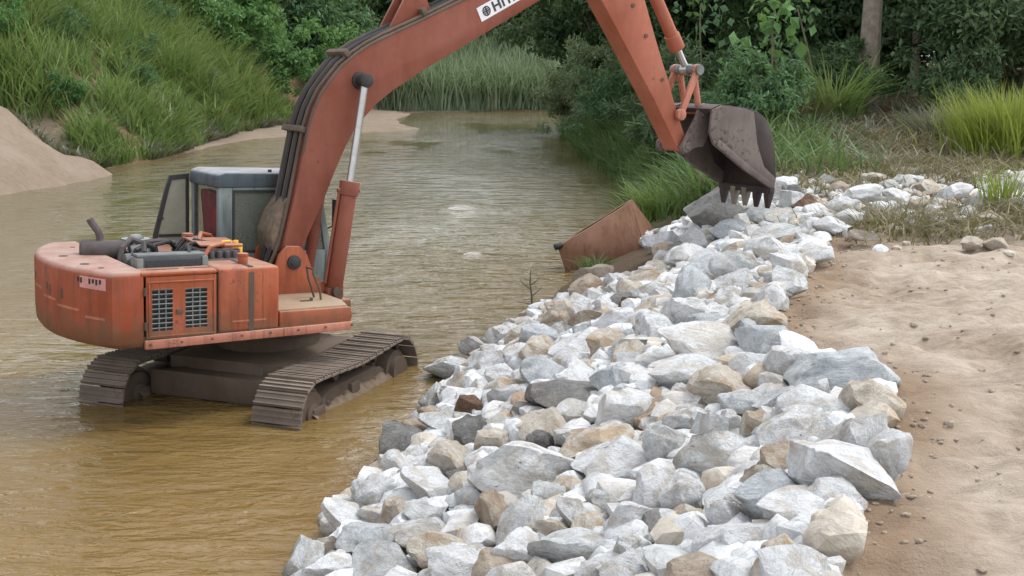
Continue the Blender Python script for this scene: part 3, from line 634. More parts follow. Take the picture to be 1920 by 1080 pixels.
bx_ = MB(); bx_.prism([(-.02,1.98),(.22,1.98),(.26,2.55),(.16,2.62),(.02,2.42),(-.06,2.2)], -.18, .262); up(bx_, 'hose_guard', M_CAKE, boom, .02)
# maker sign on the right face
ang = R(28.8); dxv = Vector((math.cos(ang), 0, math.sin(ang))); dyv = Vector((-math.sin(ang), 0, math.cos(ang))); nv = Vector((0, -1, 0))
so = Vector((2.765, -.27, 4.845))
def plate(u0, u1, v0, v1, h0, h1):
    q = MB(); V = [so+dxv*a+dyv*b+nv*c for c in (h0, h1) for a, b in ((u0,v0),(u1,v0),(u1,v1),(u0,v1))]
    q.add(V, [(3,2,1,0),(4,5,6,7),(0,1,5,4),(1,2,6,5),(2,3,7,6),(3,0,4,7)]); return q
sign = up(plate(0, 1.36, 0, .185, .0, .004), 'maker_sign', M_WHITE, boom)
def text_mesh(body, size, bold, u, v, mat, h, sx=1.):
    cu = bpy.data.curves.new('lettering', 'FONT'); cu.body = body; cu.size = size; cu.offset = bold; cu.extrude = .001; cu.space_character = 1.08
    ob = bpy.data.objects.new('lettering', cu); COL.objects.link(ob)
    me = bpy.data.meshes.new_from_object(ob.evaluated_get(bpy.context.evaluated_depsgraph_get())); bpy.data.objects.remove(ob); me.name = 'lettering'
    for p in me.vertices: p.co = so+dxv*(u+p.co.x*sx)+dyv*(v+p.co.y)+nv*(h+p.co.z)
    me.materials.clear(); me.materials.append(mat); return me
lo = bpy.data.objects.new('lettering', text_mesh('HITACHI', .175, .0055, .225, .036, M_INK, .0055, 1.15)); link(lo, boom)
# round emblem: a ring crossed by a cross with notched arms
em = MB(); c0 = so+dxv*.125+dyv*.093
seg = 28
for a in range(seg):
    a0, a1 = 2*math.pi*a/seg, 2*math.pi*(a+1)/seg
    V = [c0+(dxv*math.cos(t)+dyv*math.sin(t))*r+nv*h for h in (.0045, .0065) for r, t in ((.046,a0),(.064,a0),(.064,a1),(.046,a1))]
    em.add(V, [(3,2,1,0),(4,5,6,7),(0,1,5,4),(1,2,6,5),(2,3,7,6),(3,0,4,7)])
def eplate(u0, u1, v0, v1):
    V = [c0+dxv*a+dyv*b+nv*h for h in (.0047, .0068) for a, b in ((u0,v0),(u1,v0),(u1,v1),(u0,v1))]
    em.add(V, [(3,2,1,0),(4,5,6,7),(0,1,5,4),(1,2,6,5),(2,3,7,6),(3,0,4,7)])
eplate(-.011, .011, -.052, .052); eplate(-.052, -.012, -.010, .010); eplate(.012, .052, -.010, .010)
eplate(-.034, -.012, .016, .030); eplate(.012, .034, .016, .030); eplate(-.034, -.012, -.030, -.016); eplate(.012, .034, -.030, -.016)
up(em, 'emblem', M_INK, boom)
# arm cylinder on top of the boom
for s in (-1, 1):
    lg = MB(); lg.prism([(1.45,4.60),(2.1,4.90),(1.98,5.14),(1.84,5.20),(1.72,5.10)], s*.13-.02, s*.13+.02); up(lg, 'cylinder_lug', M_BOOM, boom, .005)
a = Vector((1.86,0,5.08)); e = Vector((4.33,0,6.72)); dd = (e-a).normalized(); c = MB(); c.cyl(a, a+dd*1.85, .115, 22); c.cyl(a+dd*1.7, a+dd*1.86, .135, 22); c.cyl(a+Vector((0,-.105,0)), a+Vector((0,.105,0)), .10, 18)
ac = up(c, 'arm_cylinder', M_BOOM, bevel=.008); ro = MB(); ro.cyl(a+dd*1.85, e, .055, 16); ro.cyl(e+Vector((0,-.08,0)), e+Vector((0,.08,0)), .1, 16); up(ro, 'rod', M_CHROME, ac)

# --- arm
ap = [(6.36,3.24),(6.33,3.31),(5.87,3.93),(5.35,4.585),(4.79,5.275),(4.58,5.62),(4.60,5.95),(4.22,6.58),(4.22,6.78),(4.38,6.83),(4.70,6.60),(5.14,6.28),(5.57,5.345),(5.80,4.845),(6.09,4.26),(6.25,3.92),(6.46,3.50),(6.55,3.40),(6.52,3.27),(6.44,3.215)]
M_ARM = m_worn('arm_paint', (.31,.092,.05), (.19,.075,.05), rust=(.13,.06,.04), dust=(.45,.3,.2), wear=.35, dusty=.35, streak=.15)
am = MB(); am.prism(ap, -.17, .17); arm = up(am, 'arm', M_ARM, bevel=.012, label='straight faded orange arm holding the bucket')
pn = MB(); pn.cyl((4.86,-.31,5.84), (4.86,.31,5.84), .08, 18); up(pn, 'boom_pin', M_BLACK, arm, .006)
for (x, z) in ((5.62,4.85),(5.98,4.25),(5.35,5.25)):
    q = MB(); q.cyl((x,-.17,z), (x,-.186,z), .03, 10); up(q, 'grease_nipple', M_MUD, arm)
a = Vector((5.28,0,6.32)); e = Vector((6.60,0,4.42)); dd = (e-a).normalized(); c = MB(); c.cyl(a, a+dd*1.95, .095, 22); c.cyl(a+dd*1.72, a+dd*1.96, .115, 22); c.cyl(a+Vector((0,-.08,0)), a+Vector((0,.08,0)), .1, 16)
bc = up(c, 'bucket_cylinder', M_ARM, bevel=.008); ro = MB(); ro.cyl(a+dd*1.95, e, .05, 16); ro.cyl(e+Vector((0,-.07,0)), e+Vector((0,.07,0)), .085, 16); up(ro, 'rod', M_CHROME, bc)
for s in (-1, 1):
    li = MB(); p0, p1 = Vector((6.60,s*.235,4.42)), Vector((6.32,s*.235,3.76)); li.cyl(p0+Vector((0,-.03,0)), p0+Vector((0,.03,0)), .085, 16); li.cyl(p1+Vector((0,-.035,0)), p1+Vector((0,.035,0)), .085, 16)
    dv = (p1-p0).normalized(); sd_ = Vector((dv.z,0,-dv.x))*.05
    li.add([p0+sd_+Vector((0,h,0)) for h in (-.025,.025)]+[p0-sd_+Vector((0,h,0)) for h in (-.025,.025)]+[p1+sd_+Vector((0,h,0)) for h in (-.025,.025)]+[p1-sd_+Vector((0,h,0)) for h in (-.025,.025)], [(0,2,3,1),(4,5,7,6),(0,1,5,4),(2,6,7,3),(0,4,6,2),(1,3,7,5)])
    up(li, 'guide_link', M_PINK, bevel=.006)
li = MB(); p0, p1 = Vector((6.60,0,4.42)), Vector((6.76,0,3.82)); 
for s in (-1, 1): li.tube([p0+Vector((0,s*.15,0)), p1+Vector((0,s*.15,0))], .048, 10)
li.cyl(p0+Vector((0,-.27,0)), p0+Vector((0,.27,0)), .05, 14); li.cyl(p1+Vector((0,-.3,0)), p1+Vector((0,.3,0)), .05, 14); up(li, 'bucket_link', M_PINK, bevel=.0)
pc = MB(); pc.cyl((6.60,-.30,4.42), (6.60,.30,4.42), .075, 16); up(pc, 'link_pin', M_GREYE)

# --- bucket (opens down towards the machine, teeth resting just above the rocks)
BW = .54
outer = [(6.62,3.86),(6.80,3.93),(7.30,3.90),(7.58,3.855),(7.76,3.76),(7.90,3.58),(7.99,3.35),(8.05,3.08),(8.09,2.84),(8.06,2.68)]
inner = [(6.68,3.80),(6.84,3.87),(7.28,3.845),(7.54,3.80),(7.71,3.71),(7.845,3.555),(7.93,3.33),(7.99,3.07),(8.03,2.85),(8.02,2.68)]
bk = MB(); bk.prism(outer+inner[::-1], -BW, BW); bucket = up(bk, 'bucket', M_BUCKD, bevel=.006, label='worn rock bucket with dark back and pale scraped sides')
for s in (-1, 1):
    sp_ = MB(); sp_.prism([(6.64,3.84),(6.62,3.52),(6.72,3.34),(7.38,2.97),(7.95,2.70),(8.055,2.69),(8.08,2.84),(7.80,3.02),(7.62,3.36),(7.50,3.84),(7.30,3.885),(6.82,3.915)], s*BW-.022 if s > 0 else -BW-.024, s*BW+.024 if s > 0 else -BW+.022)
    up(sp_, 'side_plate', M_BUCK, bucket, .006)
    sd2 = MB(); sd2.prism([(7.50,3.84),(7.62,3.36),(7.80,3.02),(8.08,2.84),(8.045,3.08),(7.985,3.35),(7.895,3.575),(7.755,3.755),(7.58,3.85)], s*BW-.015, s*BW+.015); up(sd2, 'side_plate', M_BUCKD, bucket, .004, label='dark wet rear of the bucket side')
    cut = MB(); cut.prism([(6.74,3.335),(7.38,2.965),(7.95,2.69),(8.0,2.76),(7.42,3.055),(6.80,3.42)], s*BW+s*.02, s*BW+s*.05) if s > 0 else cut.prism([(6.74,3.335),(7.38,2.965),(7.95,2.69),(8.0,2.76),(7.42,3.055),(6.80,3.42)], -BW-.05, -BW-.02); up(cut, 'side_cutter', M_BUCK, bucket, .005)
    ea = MB(); ea.prism([(6.33,3.28),(6.37,3.20),(6.46,3.19),(6.62,3.28),(6.78,3.30),(6.95,3.6),(7.1,3.88),(6.86,3.93),(6.76,3.94),(6.66,3.90),(6.6,3.72),(6.44,3.46)], s*.245-.025, s*.245+.025); up(ea, 'ear_plate', M_BUCK, bucket, .008)
    for (x, z) in ((6.43,3.30), (6.76,3.83)):
        q = MB(); q.cyl((x,s*.265,z), (x,s*.305,z), .09, 18); q.cyl((x,s*.30,z), (x,s*.325,z), .05, 14); up(q, 'pin_boss', M_BUCK, bucket, .005)
lp = MB(); lp.box(7.97, 8.07, -BW-.02, BW+.02, 2.60, 2.70); up(lp, 'lip_plate', M_BUCKD, bucket, .006)
for k in range(5):
    y = -.48+.24*k; t = MB(); t.add([(x, y+dy, z) for z, xw, yw in ((2.66,.075,.055),(2.54,.06,.05),(2.37,.016,.036)) for x, dy in ((8.02-xw*.8,-yw),(8.02+xw,-yw),(8.02+xw,yw),(8.02-xw*.8,yw))], [(0,1,2,3),(0,4,5,1),(1,5,6,2),(2,6,7,3),(3,7,4,0),(4,8,9,5),(5,9,10,6),(6,10,11,7),(7,11,8,4),(8,11,10,9)])
    up(t, 'tooth', M_TOOTH if k in (2,3) else M_BUCKD, bucket, .004)
# yellow can on the deck behind the tank
RU = U_W
yc = MB(); yc.box(-.13, .13, -.08, .08, 0, .13); yc.cyl((.09,0,.12), (.09,0,.165), .03, 10); yc.tube([(-.1,0,.12),(-.09,0,.16),(.02,0,.16),(.03,0,.12)], .014, 6)
can = yc.build('jerrycan', M_YEL, None, .02); can.matrix_world = RU @ Matrix.Translation((-.66,-.40,1.99)) @ Matrix.Rotation(.2, 4, 'Z')
tag(can, 'small yellow plastic can lying behind the excavator fuel tank', 'can')

# ------------------------------------------------------------------ rocks
def m_rock(name, cols, stain, stain_amt=.5, pits=.3):
    m, n, p, out = mat_new(name); t = n.nodes.new('ShaderNodeTexCoord'); oi = n.nodes.new('ShaderNodeObjectInfo')
    add = N(n, 'ShaderNodeVectorMath', _operation='ADD'); n.links.new(t.outputs['Object'], add.inputs[0])
    cx = n.nodes.new('ShaderNodeCombineXYZ')
    for k, q in enumerate((37., 11., 23.)): n.links.new(mth(n, 'MULTIPLY', oi.outputs['Random'], q), cx.inputs[k])
    n.links.new(cx.outputs[0], add.inputs[1]); c = add.outputs[0]
    f1 = noise(n, c, 1.6, 7, .66, .4); f2 = noise(n, c, 6, 8, .75); f3 = noise(n, c, 1.0, 6, .6, .8)
    col = ramp(n, mth(n, 'ADD', mth(n, 'MULTIPLY', f1, .6), mth(n, 'MULTIPLY', f2, .4)), [(.34, cols[0]), (.5, cols[1]), (.66, cols[2])])
    col = mix(n, mth(n, 'MULTIPLY', ramp(n, f3, [(.50, 0), (.62, 1)]), stain_amt), col, stain)
    vn = mth(n, 'ABSOLUTE', mth(n, 'SUBTRACT', noise(n, c, 2.4, 5, .6, 1.2), .5))
    col = mix(n, mth(n, 'MULTIPLY', ramp(n, vn, [(.0, 1), (.035, 0)]), .35), col, tuple(x*.45 for x in cols[0]))
    f4 = noise(n, c, 4.2, 6, .7, .3)
    col = mix(n, mth(n, 'MULTIPLY', ramp(n, f4, [(.62, 0), (.68, 1)]), pits), col, (.11,.105,.095))
    col = mix(n, mth(n, 'MULTIPLY', oi.outputs['Random'], .10), col, (.48,.45,.41))
    gp = n.nodes.new('ShaderNodeNewGeometry'); sz_ = n.nodes.new('ShaderNodeSeparateXYZ'); n.links.new(gp.outputs['Position'], sz_.inputs[0])
    wet = ramp(n, mth(n, 'ADD', mth(n, 'MULTIPLY', sz_.outputs[2], 3.), mth(n, 'MULTIPLY', noise(n, gp.outputs['Position'], 3., 3, .6), .5)), [(.36, 1), (.62, 0)])
    col = mix(n, mth(n, 'MULTIPLY', wet, .8), col, mix(n, .75, col, (.16,.12,.075), 'MULTIPLY'))     # soaked, silty foot of the stones at the waterline
    n.links.new(ramp(n, wet, [(0, .85), (1, .45)]), p.inputs['Roughness'])
    n.links.new(col, p.inputs['Base Color']); p.inputs['Specular IOR Level'].default_value = .3
    bump(n, p, mth(n, 'ADD', mth(n, 'MULTIPLY', f2, .7), mth(n, 'ADD', f1, mth(n, 'MULTIPLY', vn, -.8))), .75, .09)
    return m
TONES = {
 'W': ('white', m_rock('white_stone', [(.60,.615,.62),(.80,.815,.82),(.91,.92,.925)], (.50,.40,.28), .5, .3)),
 'G': ('pale grey', m_rock('pale_grey_stone', [(.44,.455,.455),(.64,.66,.66),(.80,.82,.82)], (.40,.33,.24), .55, .35)),
 'B': ('blue-grey', m_rock('blue_grey_stone', [(.34,.37,.385),(.55,.585,.60),(.74,.765,.775)], (.42,.40,.36), .25, .25)),
 'C': ('cream', m_rock('cream_stone', [(.42,.36,.29),(.62,.56,.47),(.76,.72,.64)], (.42,.24,.09), .55, .25)),
 'T': ('tan', m_rock('tan_stone', [(.32,.26,.195),(.48,.40,.31),(.63,.56,.46)], (.30,.15,.06), .45, .3)),
 'K': ('dark grey', m_rock('dark_grey_stone', [(.10,.10,.098),(.20,.20,.19),(.33,.325,.305)], (.22,.17,.12), .35, .3)),
 'M': ('mottled white', m_rock('mottled_stone', [(.47,.48,.47),(.75,.76,.755),(.87,.88,.88)], (.34,.27,.18), .6, .85)),
 'R': ('rusty brown', m_rock('rusty_stone', [(.09,.045,.025),(.18,.10,.06),(.30,.20,.13)], (.10,.06,.03), .4, .2)),
}
def ico(sub):
    bm = bmesh.new(); bmesh.ops.create_icosphere(bm, subdivisions=sub, radius=1); bm.verts.ensure_lookup_table()
    V = np.array([v.co[:] for v in bm.verts]); F = np.array([[v.index for v in f.verts] for f in bm.faces]); bm.free(); return V, F
IV, IF = ico(4); JV, JF = ico(2); KV, KF = ico(1)
def n3(V, k, seed):
    r = np.random.RandomState(seed); s = 0
    for i in range(6):
        d = r.randn(3); d /= np.linalg.norm(d); s = s+np.sin(V@d*k*(1+.7*r.rand())+r.rand()*6.28)
    return s/6
def rock_verts(V, seed, planes, amp=1.):
    r = np.random.RandomState(seed); V = V.copy()
    V *= 1.0+.12*n3(V, 1.8, seed+5)[:, None]
    for i in range(planes):
        d = r.randn(3); d /= np.linalg.norm(d); o = r.uniform(.45, .86); q = V@d-o; V = V-np.maximum(q, 0)[:, None]*d
    V *= 1.0+amp*(.06*n3(V, 3.6, seed+1)-.12*np.maximum(0, 1-4*np.abs(n3(V, 3.2, seed+7)))+.05*n3(V, 9, seed+2)+.026*n3(V, 21, seed+3))[:, None]
    ext = V.max(0)-V.min(0); V = (V-(V.max(0)+V.min(0))/2)/ext*2      # unit half extents
    return V
ROCK = {}      # (variant, tone) -> mesh
NVAR = 16
ROCKV = [rock_verts(IV, 100+k, 13+(k*5) % 11) for k in range(NVAR)]
def rock_mesh(var, tone):
    if (var, tone) not in ROCK:
        me = np_mesh('rock', ROCKV[var], IF, TONES[tone][1], smooth=True); me.set_sharp_from_angle(angle=R(30)); ROCK[var, tone] = me
    return ROCK[var, tone]
CP, SP = math.cos(CAM_P), math.sin(CAM_P)
def ray_ground(u, v, lift=.1):
    """where the sight line through a photo pixel meets the bank (used to lay things out on the ground)"""
    a, b = (u-960)/CAM_F, (540-v)/CAM_F; d = np.array([a, CP+b*SP, -SP+b*CP]); t = 4.
    for _ in range(1500):
        x, y, z = d*t+np.array([0, 0, CAM_H])
        if z <= max(float(ground_z(x, y, False)), 0)+lift: break
        t += .04
    return d*t+np.array([0, 0, CAM_H]), CAM_F/np.linalg.norm(d*t)
def to_px(P):
    v = np.asarray(P, float)-np.array([0, 0, CAM_H]); f = v@np.array([0, CP, -SP]); return 960+CAM_F*v[0]/f, 540-CAM_F*(v@np.array([0, SP, CP]))/f
rocks = []    # dict: x y z, half sizes, tone, var, rot
def add_rock(p, hx, hy, hz, tone, var, rz, tilt, name=None):
    rocks.append(dict(p=np.array(p), h=(hx, hy, hz), tone=tone, var=var, rz=rz, tilt=tilt, name=name))
HERO = [(650,975,105,80,'W','bluish white rounded rock jutting out into the water at the riprap toe'),(740,955,62,60,'C',0),(700,918,85,62,'G','grey streaked rock standing in the water edge above the bluish white rock'),(745,866,60,62,'W',0),(805,905,110,72,'W',0),(850,858,100,80,'C','large cream boulder low on the slope with a dark gap behind it'),(690,1003,120,45,'B',0),(800,995,150,48,'G',0),(612,1062,130,60,'W',0),(722,1050,150,84,'G',0),(822,1022,120,56,'C',0),(962,1035,135,112,'W','bright white angular block at the bottom centre of the riprap'),(868,1056,130,62,'M','white rock with black specks at the bottom edge left of the bright white block'),(945,1074,120,60,'T',0),(925,952,80,78,'T',0),(1000,878,240,118,'M','largest mottled pale boulder with dark pits in the lower middle of the riprap'),(990,956,95,52,'W',0),(1082,965,72,82,'M',0),(1190,970,112,84,'W','clean white rounded block in the foreground centre'),(1062,1022,150,84,'G','broad grey flat rock right of the bright white block'),(1172,1056,112,74,'W',0),(1115,1062,70,56,'W',0),(1312,1066,150,66,'T','tan rounded boulder at the bottom edge of the frame'),(1372,1005,140,84,'W','white block with brown pits left of the cream rounded boulder'),(1470,1042,112,84,'C','cream rounded boulder at the bottom near the sand'),(1450,925,142,80,'B','white topped rock with a shaded grey face below the brown boulder'),(1356,955,72,62,'W',0),(1572,915,112,48,'W',0),(1500,952,165,42,'W','long white slab lying against the sand edge in the foreground'),(1350,848,152,104,'M','big domed pale rock right of the bright white slab'),(1490,862,124,82,'T','smooth brown boulder beside the big tilted slab'),(1430,892,82,60,'C',0),(1240,906,112,94,'W',0),(1160,852,175,78,'W','bright white slab in the middle of the lower riprap'),(1252,830,92,92,'G',0),(1588,822,124,150,'M','large tilted slab with tan patches standing at the sand edge'),(1655,840,84,124,'W','white pitted rock at the sand edge right of the tilted slab'),(1535,762,152,104,'W','large white block above the tilted slab'),(1580,692,205,66,'B','wide blue-grey slab capping the riprap beside the sand'),(1642,742,112,82,'C','tan stained cream boulder half buried in the sand edge'),(1400,748,102,48,'G',0),(1362,722,134,84,'C','cream boulder with an orange stain on its left corner'),(1290,692,150,44,'W',0),(1462,742,102,52,'G',0),(1362,790,62,62,'W',0),(1422,792,64,62,'C',0),(1330,802,84,82,'G',0),(1182,762,122,84,'W',0),(1022,790,116,68,'C','rounded cream rock below the long dark slab'),(930,822,76,52,'C',0),(1012,822,54,48,'K','small purplish dark grey rock between two cream rocks'),(1130,822,164,64,'C',0),(1020,696,94,74,'B','upright blue-grey block near the end of the excavator track'),(1062,738,150,46,'K','long dark slab in shadow below the upright blue-grey block'),(880,760,62,54,'R','rounded rusty brown rock at the waterline'),(950,742,74,62,'G',0),(872,712,54,42,'C',0),(890,802,84,62,'K',0),(830,792,92,44,'G',0),(970,666,62,54,'W',0),(1100,642,152,52,'W','long white slab near the twig at the water edge'),(1100,690,62,36,'C',0),(1150,702,84,62,'B',0),(1200,642,102,62,'M',0),(1290,590,96,84,'M','rounded mottled boulder below the rusty tank and right of centre'),(1320,642,175,44,'W','long narrow white slab high on the slope beside the sand tongue'),(1370,556,66,54,'W','squarish white block left of its twin beside the upper sand'),(1440,556,66,62,'W','squarish white block nearest the upper sand edge'),(1330,510,112,62,'B','lilac-grey rock below the black stone'),(1392,490,72,52,'W',0),(1450,442,114,50,'G','grey sloping slab just right of and below the bucket teeth'),(1532,470,62,28,'W',0),(1355,404,130,92,'K','large dark grey boulder directly under the bucket'),(1280,474,58,54,'K','nearly black stone left of the riprap top by the grass'),(1240,482,38,34,'W',0),(1112,516,76,54,'T','brown pointed rock in the shallows below the rusty tank'),(1215,520,92,44,'C','orange stained cream rock beside the grass tuft'),(1120,592,84,44,'T',0),(1130,570,42,42,'W',0),(1042,602,64,52,'T',0),(1062,576,82,42,'C',0),(1165,602,84,62,'W',0),(1176,566,42,32,'R',0),(1470,402,74,34,'W',0),(1550,338,34,30,'W','small white stone perched on top of the far rock heap'),(1512,380,62,44,'R',0),(1490,362,52,42,'K',0),(1580,382,62,32,'G',0),(1622,362,84,42,'W',0),(1680,366,52,28,'W',0),(1700,336,64,20,'W',0),(1640,331,52,20,'C',0),(1792,356,64,32,'W',0),(1832,372,42,26,'G',0),(1592,402,52,26,'W',0),(1616,436,52,17,'C',0),(1822,451,44,21,'C',0),(1866,450,42,22,'C',0),(1432,400,50,40,'B',0),(1575,350,40,26,'T',0),(1660,345,46,22,'G',0),(1745,345,46,20,'C',0),(1900,345,60,30,'G',0),(1905,375,50,22,'W',0),(1730,380,40,20,'T',0),(1860,400,40,18,'C',0)]
rr = random.Random(11)
for k, (u, v, wd, ht, tone, nm) in enumerate(HERO):
    p, s = ray_ground(u, v+ht*.12, .12); hw_ = wd/s/2*1.02; hz_ = min(max(ht/s/2*1.12, .06, hw_*.42), hw_*1.25); asp = rr.uniform(.75, 1.05)
    if nm and 'directly under the bucket' in nm: p = p+np.array([0, 0, .16])
    add_rock((p[0], p[1]+hw_*asp*.15, p[2]-.02), hw_, hw_*asp, hz_, tone, rr.randrange(NVAR), rr.uniform(-.35, .35)+(math.pi if rr.random() < .5 else 0), (rr.uniform(-.18,.18), rr.uniform(-.18,.18)), nm or None)
def bank_t(x, y):
    a = np.interp(y, TOE[:,0], TOE[:,1]); b = np.interp(y, CRE[:,0], CRE[:,1]); return (x-a)/(b-a)
tries = 0
while len(rocks) < 292 and tries < 40000:
    tries += 1; y = rr.uniform(4.6, 20.5) if rr.random() < .8 else rr.uniform(6, 14); t = rr.uniform(-.03, 1.0)
    a = float(np.interp(y, TOE[:,0], TOE[:,1])); b = float(np.interp(y, CRE[:,0], CRE[:,1])); x = a+(b-a)*t
    if y > 17 and x < 2.2: continue
    z = max(float(ground_z(x, y, False)), -.05); u, v = to_px((x, y, z+.1))
    if not (480 < u < 1960 and 300 < v < 1130): continue
    sz = rr.choice((.09,.11,.13,.16,.19,.22))*(1.0+.012*y)
    ok = True
    for q in rocks:
        dd = math.hypot(q['p'][0]-x, q['p'][1]-y)
        if dd < (q['h'][0]+q['h'][1])*.5*.78+sz*.62: ok = False; break
    if not ok: continue
    tone = rr.choices('WGBCTKMR', (48,20,11,9,1,.5,19,.1))[0]
    if t < .06: tone = rr.choices('GTCK', (5,3,3,2))[0]
    add_rock((x, y, z+sz*rr.uniform(.2,.75)), sz*rr.uniform(.9,1.35), sz*rr.uniform(.8,1.15), sz*rr.uniform(.6,1.0), tone, rr.randrange(NVAR), rr.uniform(0, 6.28), (rr.uniform(-.6,.6), rr.uniform(-.6,.6)))
# descriptions that single each rock out: tone, shape, size, place on the slope, place along the bank
def rock_words(q):
    x, y, z = q['p']; t = float(bank_t(x, y)); hx, hy, hz = q['h']; s = (hx*hy*hz)**(1/3)
    size = 'tiny' if s < .10 else 'small' if s < .14 else 'medium' if s < .19 else 'large' if s < .28 else 'huge'
    shape = 'flat slab' if hz < .45*hx else 'long block' if hx > 1.55*hy else 'chunky block' if hz > .8*hx else 'angular rock'
    if y > 17.5 and t > .9: place = 'in the far rock strip on the flat bank'
    else:
        place = ('at the waterline' if t < .1 else 'low on the slope' if t < .32 else 'midway up the slope' if t < .6 else 'high on the slope' if t < .86 else 'against the sand edge')
        place += (', nearest the viewer' if y < 6.6 else ', in the foreground' if y < 8.2 else ', behind the foreground boulders' if y < 9.8 else ', level with the near track' if y < 12 else ', level with the cab' if y < 14.5 else ', short of the rusty tank' if y < 17.5 else ', near the bucket')
    return f"{size} {TONES[q['tone']][0]} {shape} {place}"
labs = {}
for q in rocks: labs.setdefault(q['name'] or rock_words(q), []).append(q)
ORD = ['leftmost', 'second from left', 'third from left', 'fourth from left', 'fifth from left', 'sixth from left', 'seventh from left', 'eighth from left']
for lab, L in labs.items():
    L.sort(key=lambda q: to_px(q['p'])[0])
    for k, q in enumerate(L): q['label'] = lab if len(L) == 1 else lab+', '+(ORD[k] if k < len(L)-1 else 'rightmost')
for q in rocks:
    o = bpy.data.objects.new('riprap_rock', rock_mesh(q['var'], q['tone'])); link(o)
    o.location = q['p']; o.scale = q['h']; o.rotation_euler = (q['tilt'][0], q['tilt'][1], q['rz'])
    tag(o, q['label'], 'rock', 'loose rocks of the riprap slope')
# small rubble filling the gaps: past counting
r = np.random.RandomState(5)
V_all = []; F_all = []; MI = []; n0 = 0; shapes = [rock_verts(JV, 300+k, 9, .8) for k in range(10)]; shapes1 = [rock_verts(KV, 330+k, 6, .5) for k in range(10)]; ti = 'WGCTKM'
CXY = np.array([q['p'] for q in rocks]); CR = np.array([max(q['h'][:2]) for q in rocks])
NRB = 5600
for k in range(7600):
    if k < NRB: y = 4.4+(r.rand()**1.3)*17.5; t = r.uniform(-.01, 1.0); 
    else: y = r.normal(20.5, 2.4) if r.rand() < .8 else r.uniform(15.5, 25); t = r.uniform(1.0, 3.2)
    a = float(np.interp(y, TOE[:,0], TOE[:,1])); b = float(np.interp(y, CRE[:,0], CRE[:,1])); x = a+(b-a)*t
    if y > 17.5 and x < 2.4 and k < NRB: continue
    if k >= NRB and (x > 14 or (y < 17.5 and r.rand() < .7)): continue
    if k < NRB and np.any(np.hypot(CXY[:,0]-x, CXY[:,1]-y) < CR*.72): continue
    z = float(ground_z(x, y, k >= NRB)); s = (.04+.12*r.rand()**1.6)*(1+.02*y)*(.72 if k >= NRB else 1)
    big = s > .085; V = (shapes if big else shapes1)[r.randint(10)]*np.array([1, r.uniform(.7, 1), r.uniform(.5, .8)])*s; a_ = r.rand()*6.28; c_, s_ = math.cos(a_), math.sin(a_)
    V = V@np.array([[c_, s_, 0], [-s_, c_, 0], [0, 0, 1]])+np.array([x, y, z+s*(.25 if k < NRB else .15)])
    V_all.append(V); F_all.append((JF if big else KF)+n0); n0 += len(V)
    m_ = r.choice(6, p=[.38,.29,.12,.025,.015,.17] if k < NRB else [.3,.25,.25,.15,.05,0]); MI.append(np.full(len(JF if big else KF), m_))
rub = np_mesh('small_rubble', np.concatenate(V_all), np.concatenate(F_all), [TONES[c][1] for c in ti], np.concatenate(MI), True); rub.set_sharp_from_angle(angle=R(35))
tag(link(bpy.data.objects.new('small_rubble', rub)), 'small pale stones filling the gaps between the riprap rocks', 'rubble', kind='stuff')

V_all = []; F_all = []; n0 = 0
for k in range(1100):
    y = 4.4+r.rand()**1.2*13; b = float(np.interp(y, CRE[:,0], CRE[:,1])); x = b+(r.uniform(-.35, .45) if k < 500 else r.rand()**1.5*6-.1); sz = r.uniform(.008, .026)*(1.9 if r.rand() < .05 else 1)
    V = shapes[r.randint(10)]*np.array([1, r.uniform(.7, 1), r.uniform(.5, .8)])*sz+np.array([x, y, float(ground_z(x, y))+sz*.2]); V_all.append(V); F_all.append(JF+n0); n0 += len(V)
cl = np_mesh('sand_clods', np.concatenate(V_all), np.concatenate(F_all), M_GROUND, smooth=True)
tag(link(bpy.data.objects.new('sand_clods', cl)), 'crumbs and clods of sand strewn over the bank', 'sand', kind='stuff')

# ------------------------------------------------------------------ plants
def blades(base, height, width, lean, curve, rs, segs=3, flat=0.):
    """grass blades as tapering bent strips. base (n,3)"""
    n = len(base); az = rs.rand(n)*2*np.pi if np.isscalar(lean) else lean
    d = np.stack([np.cos(az), np.sin(az), np.zeros(n)], 1); wv = np.stack([-np.sin(az+rs.randn(n)*.6), np.cos(az+rs.randn(n)*.6), np.zeros(n)], 1)
    rows = []
    for k in range(segs+1):
        t = k/segs; out = (curve*t**2+.12*t)[:, None]*height[:, None]*d; upz = height*(t-.55*curve*t**2.2)
        p = base+out+np.stack([np.zeros(n), np.zeros(n), upz], 1); ww = width*(1-t**1.5)*.5+.0005
        if k < segs: rows += [p-wv*ww[:, None], p+wv*ww[:, None]]
        else: rows += [p]
    V = np.stack(rows, 1); m = V.shape[1]; i0 = (np.arange(n)*m)[:, None]
    Q = np.concatenate([i0+np.array([[2*k, 2*k+1, 2*k+3, 2*k+2]]) for k in range(segs-1)]) if segs > 1 else np.zeros((0, 4), int)
    T = i0+np.array([[2*segs-2, 2*segs-1, 2*segs]])
    return V.reshape(-1, 3), Q, T
def blade_mesh(name, B, mats):
    """B list of (V,Q,T)"""
    Vs, Qs, Ts = [], [], []; n = 0
    for V, Q, T in B: Vs.append(V); Qs.append(Q+n); Ts.append(T+n); n += len(V)
    return np_mesh(name, np.concatenate(Vs), [np.concatenate(Qs), np.concatenate(Ts)], mats)
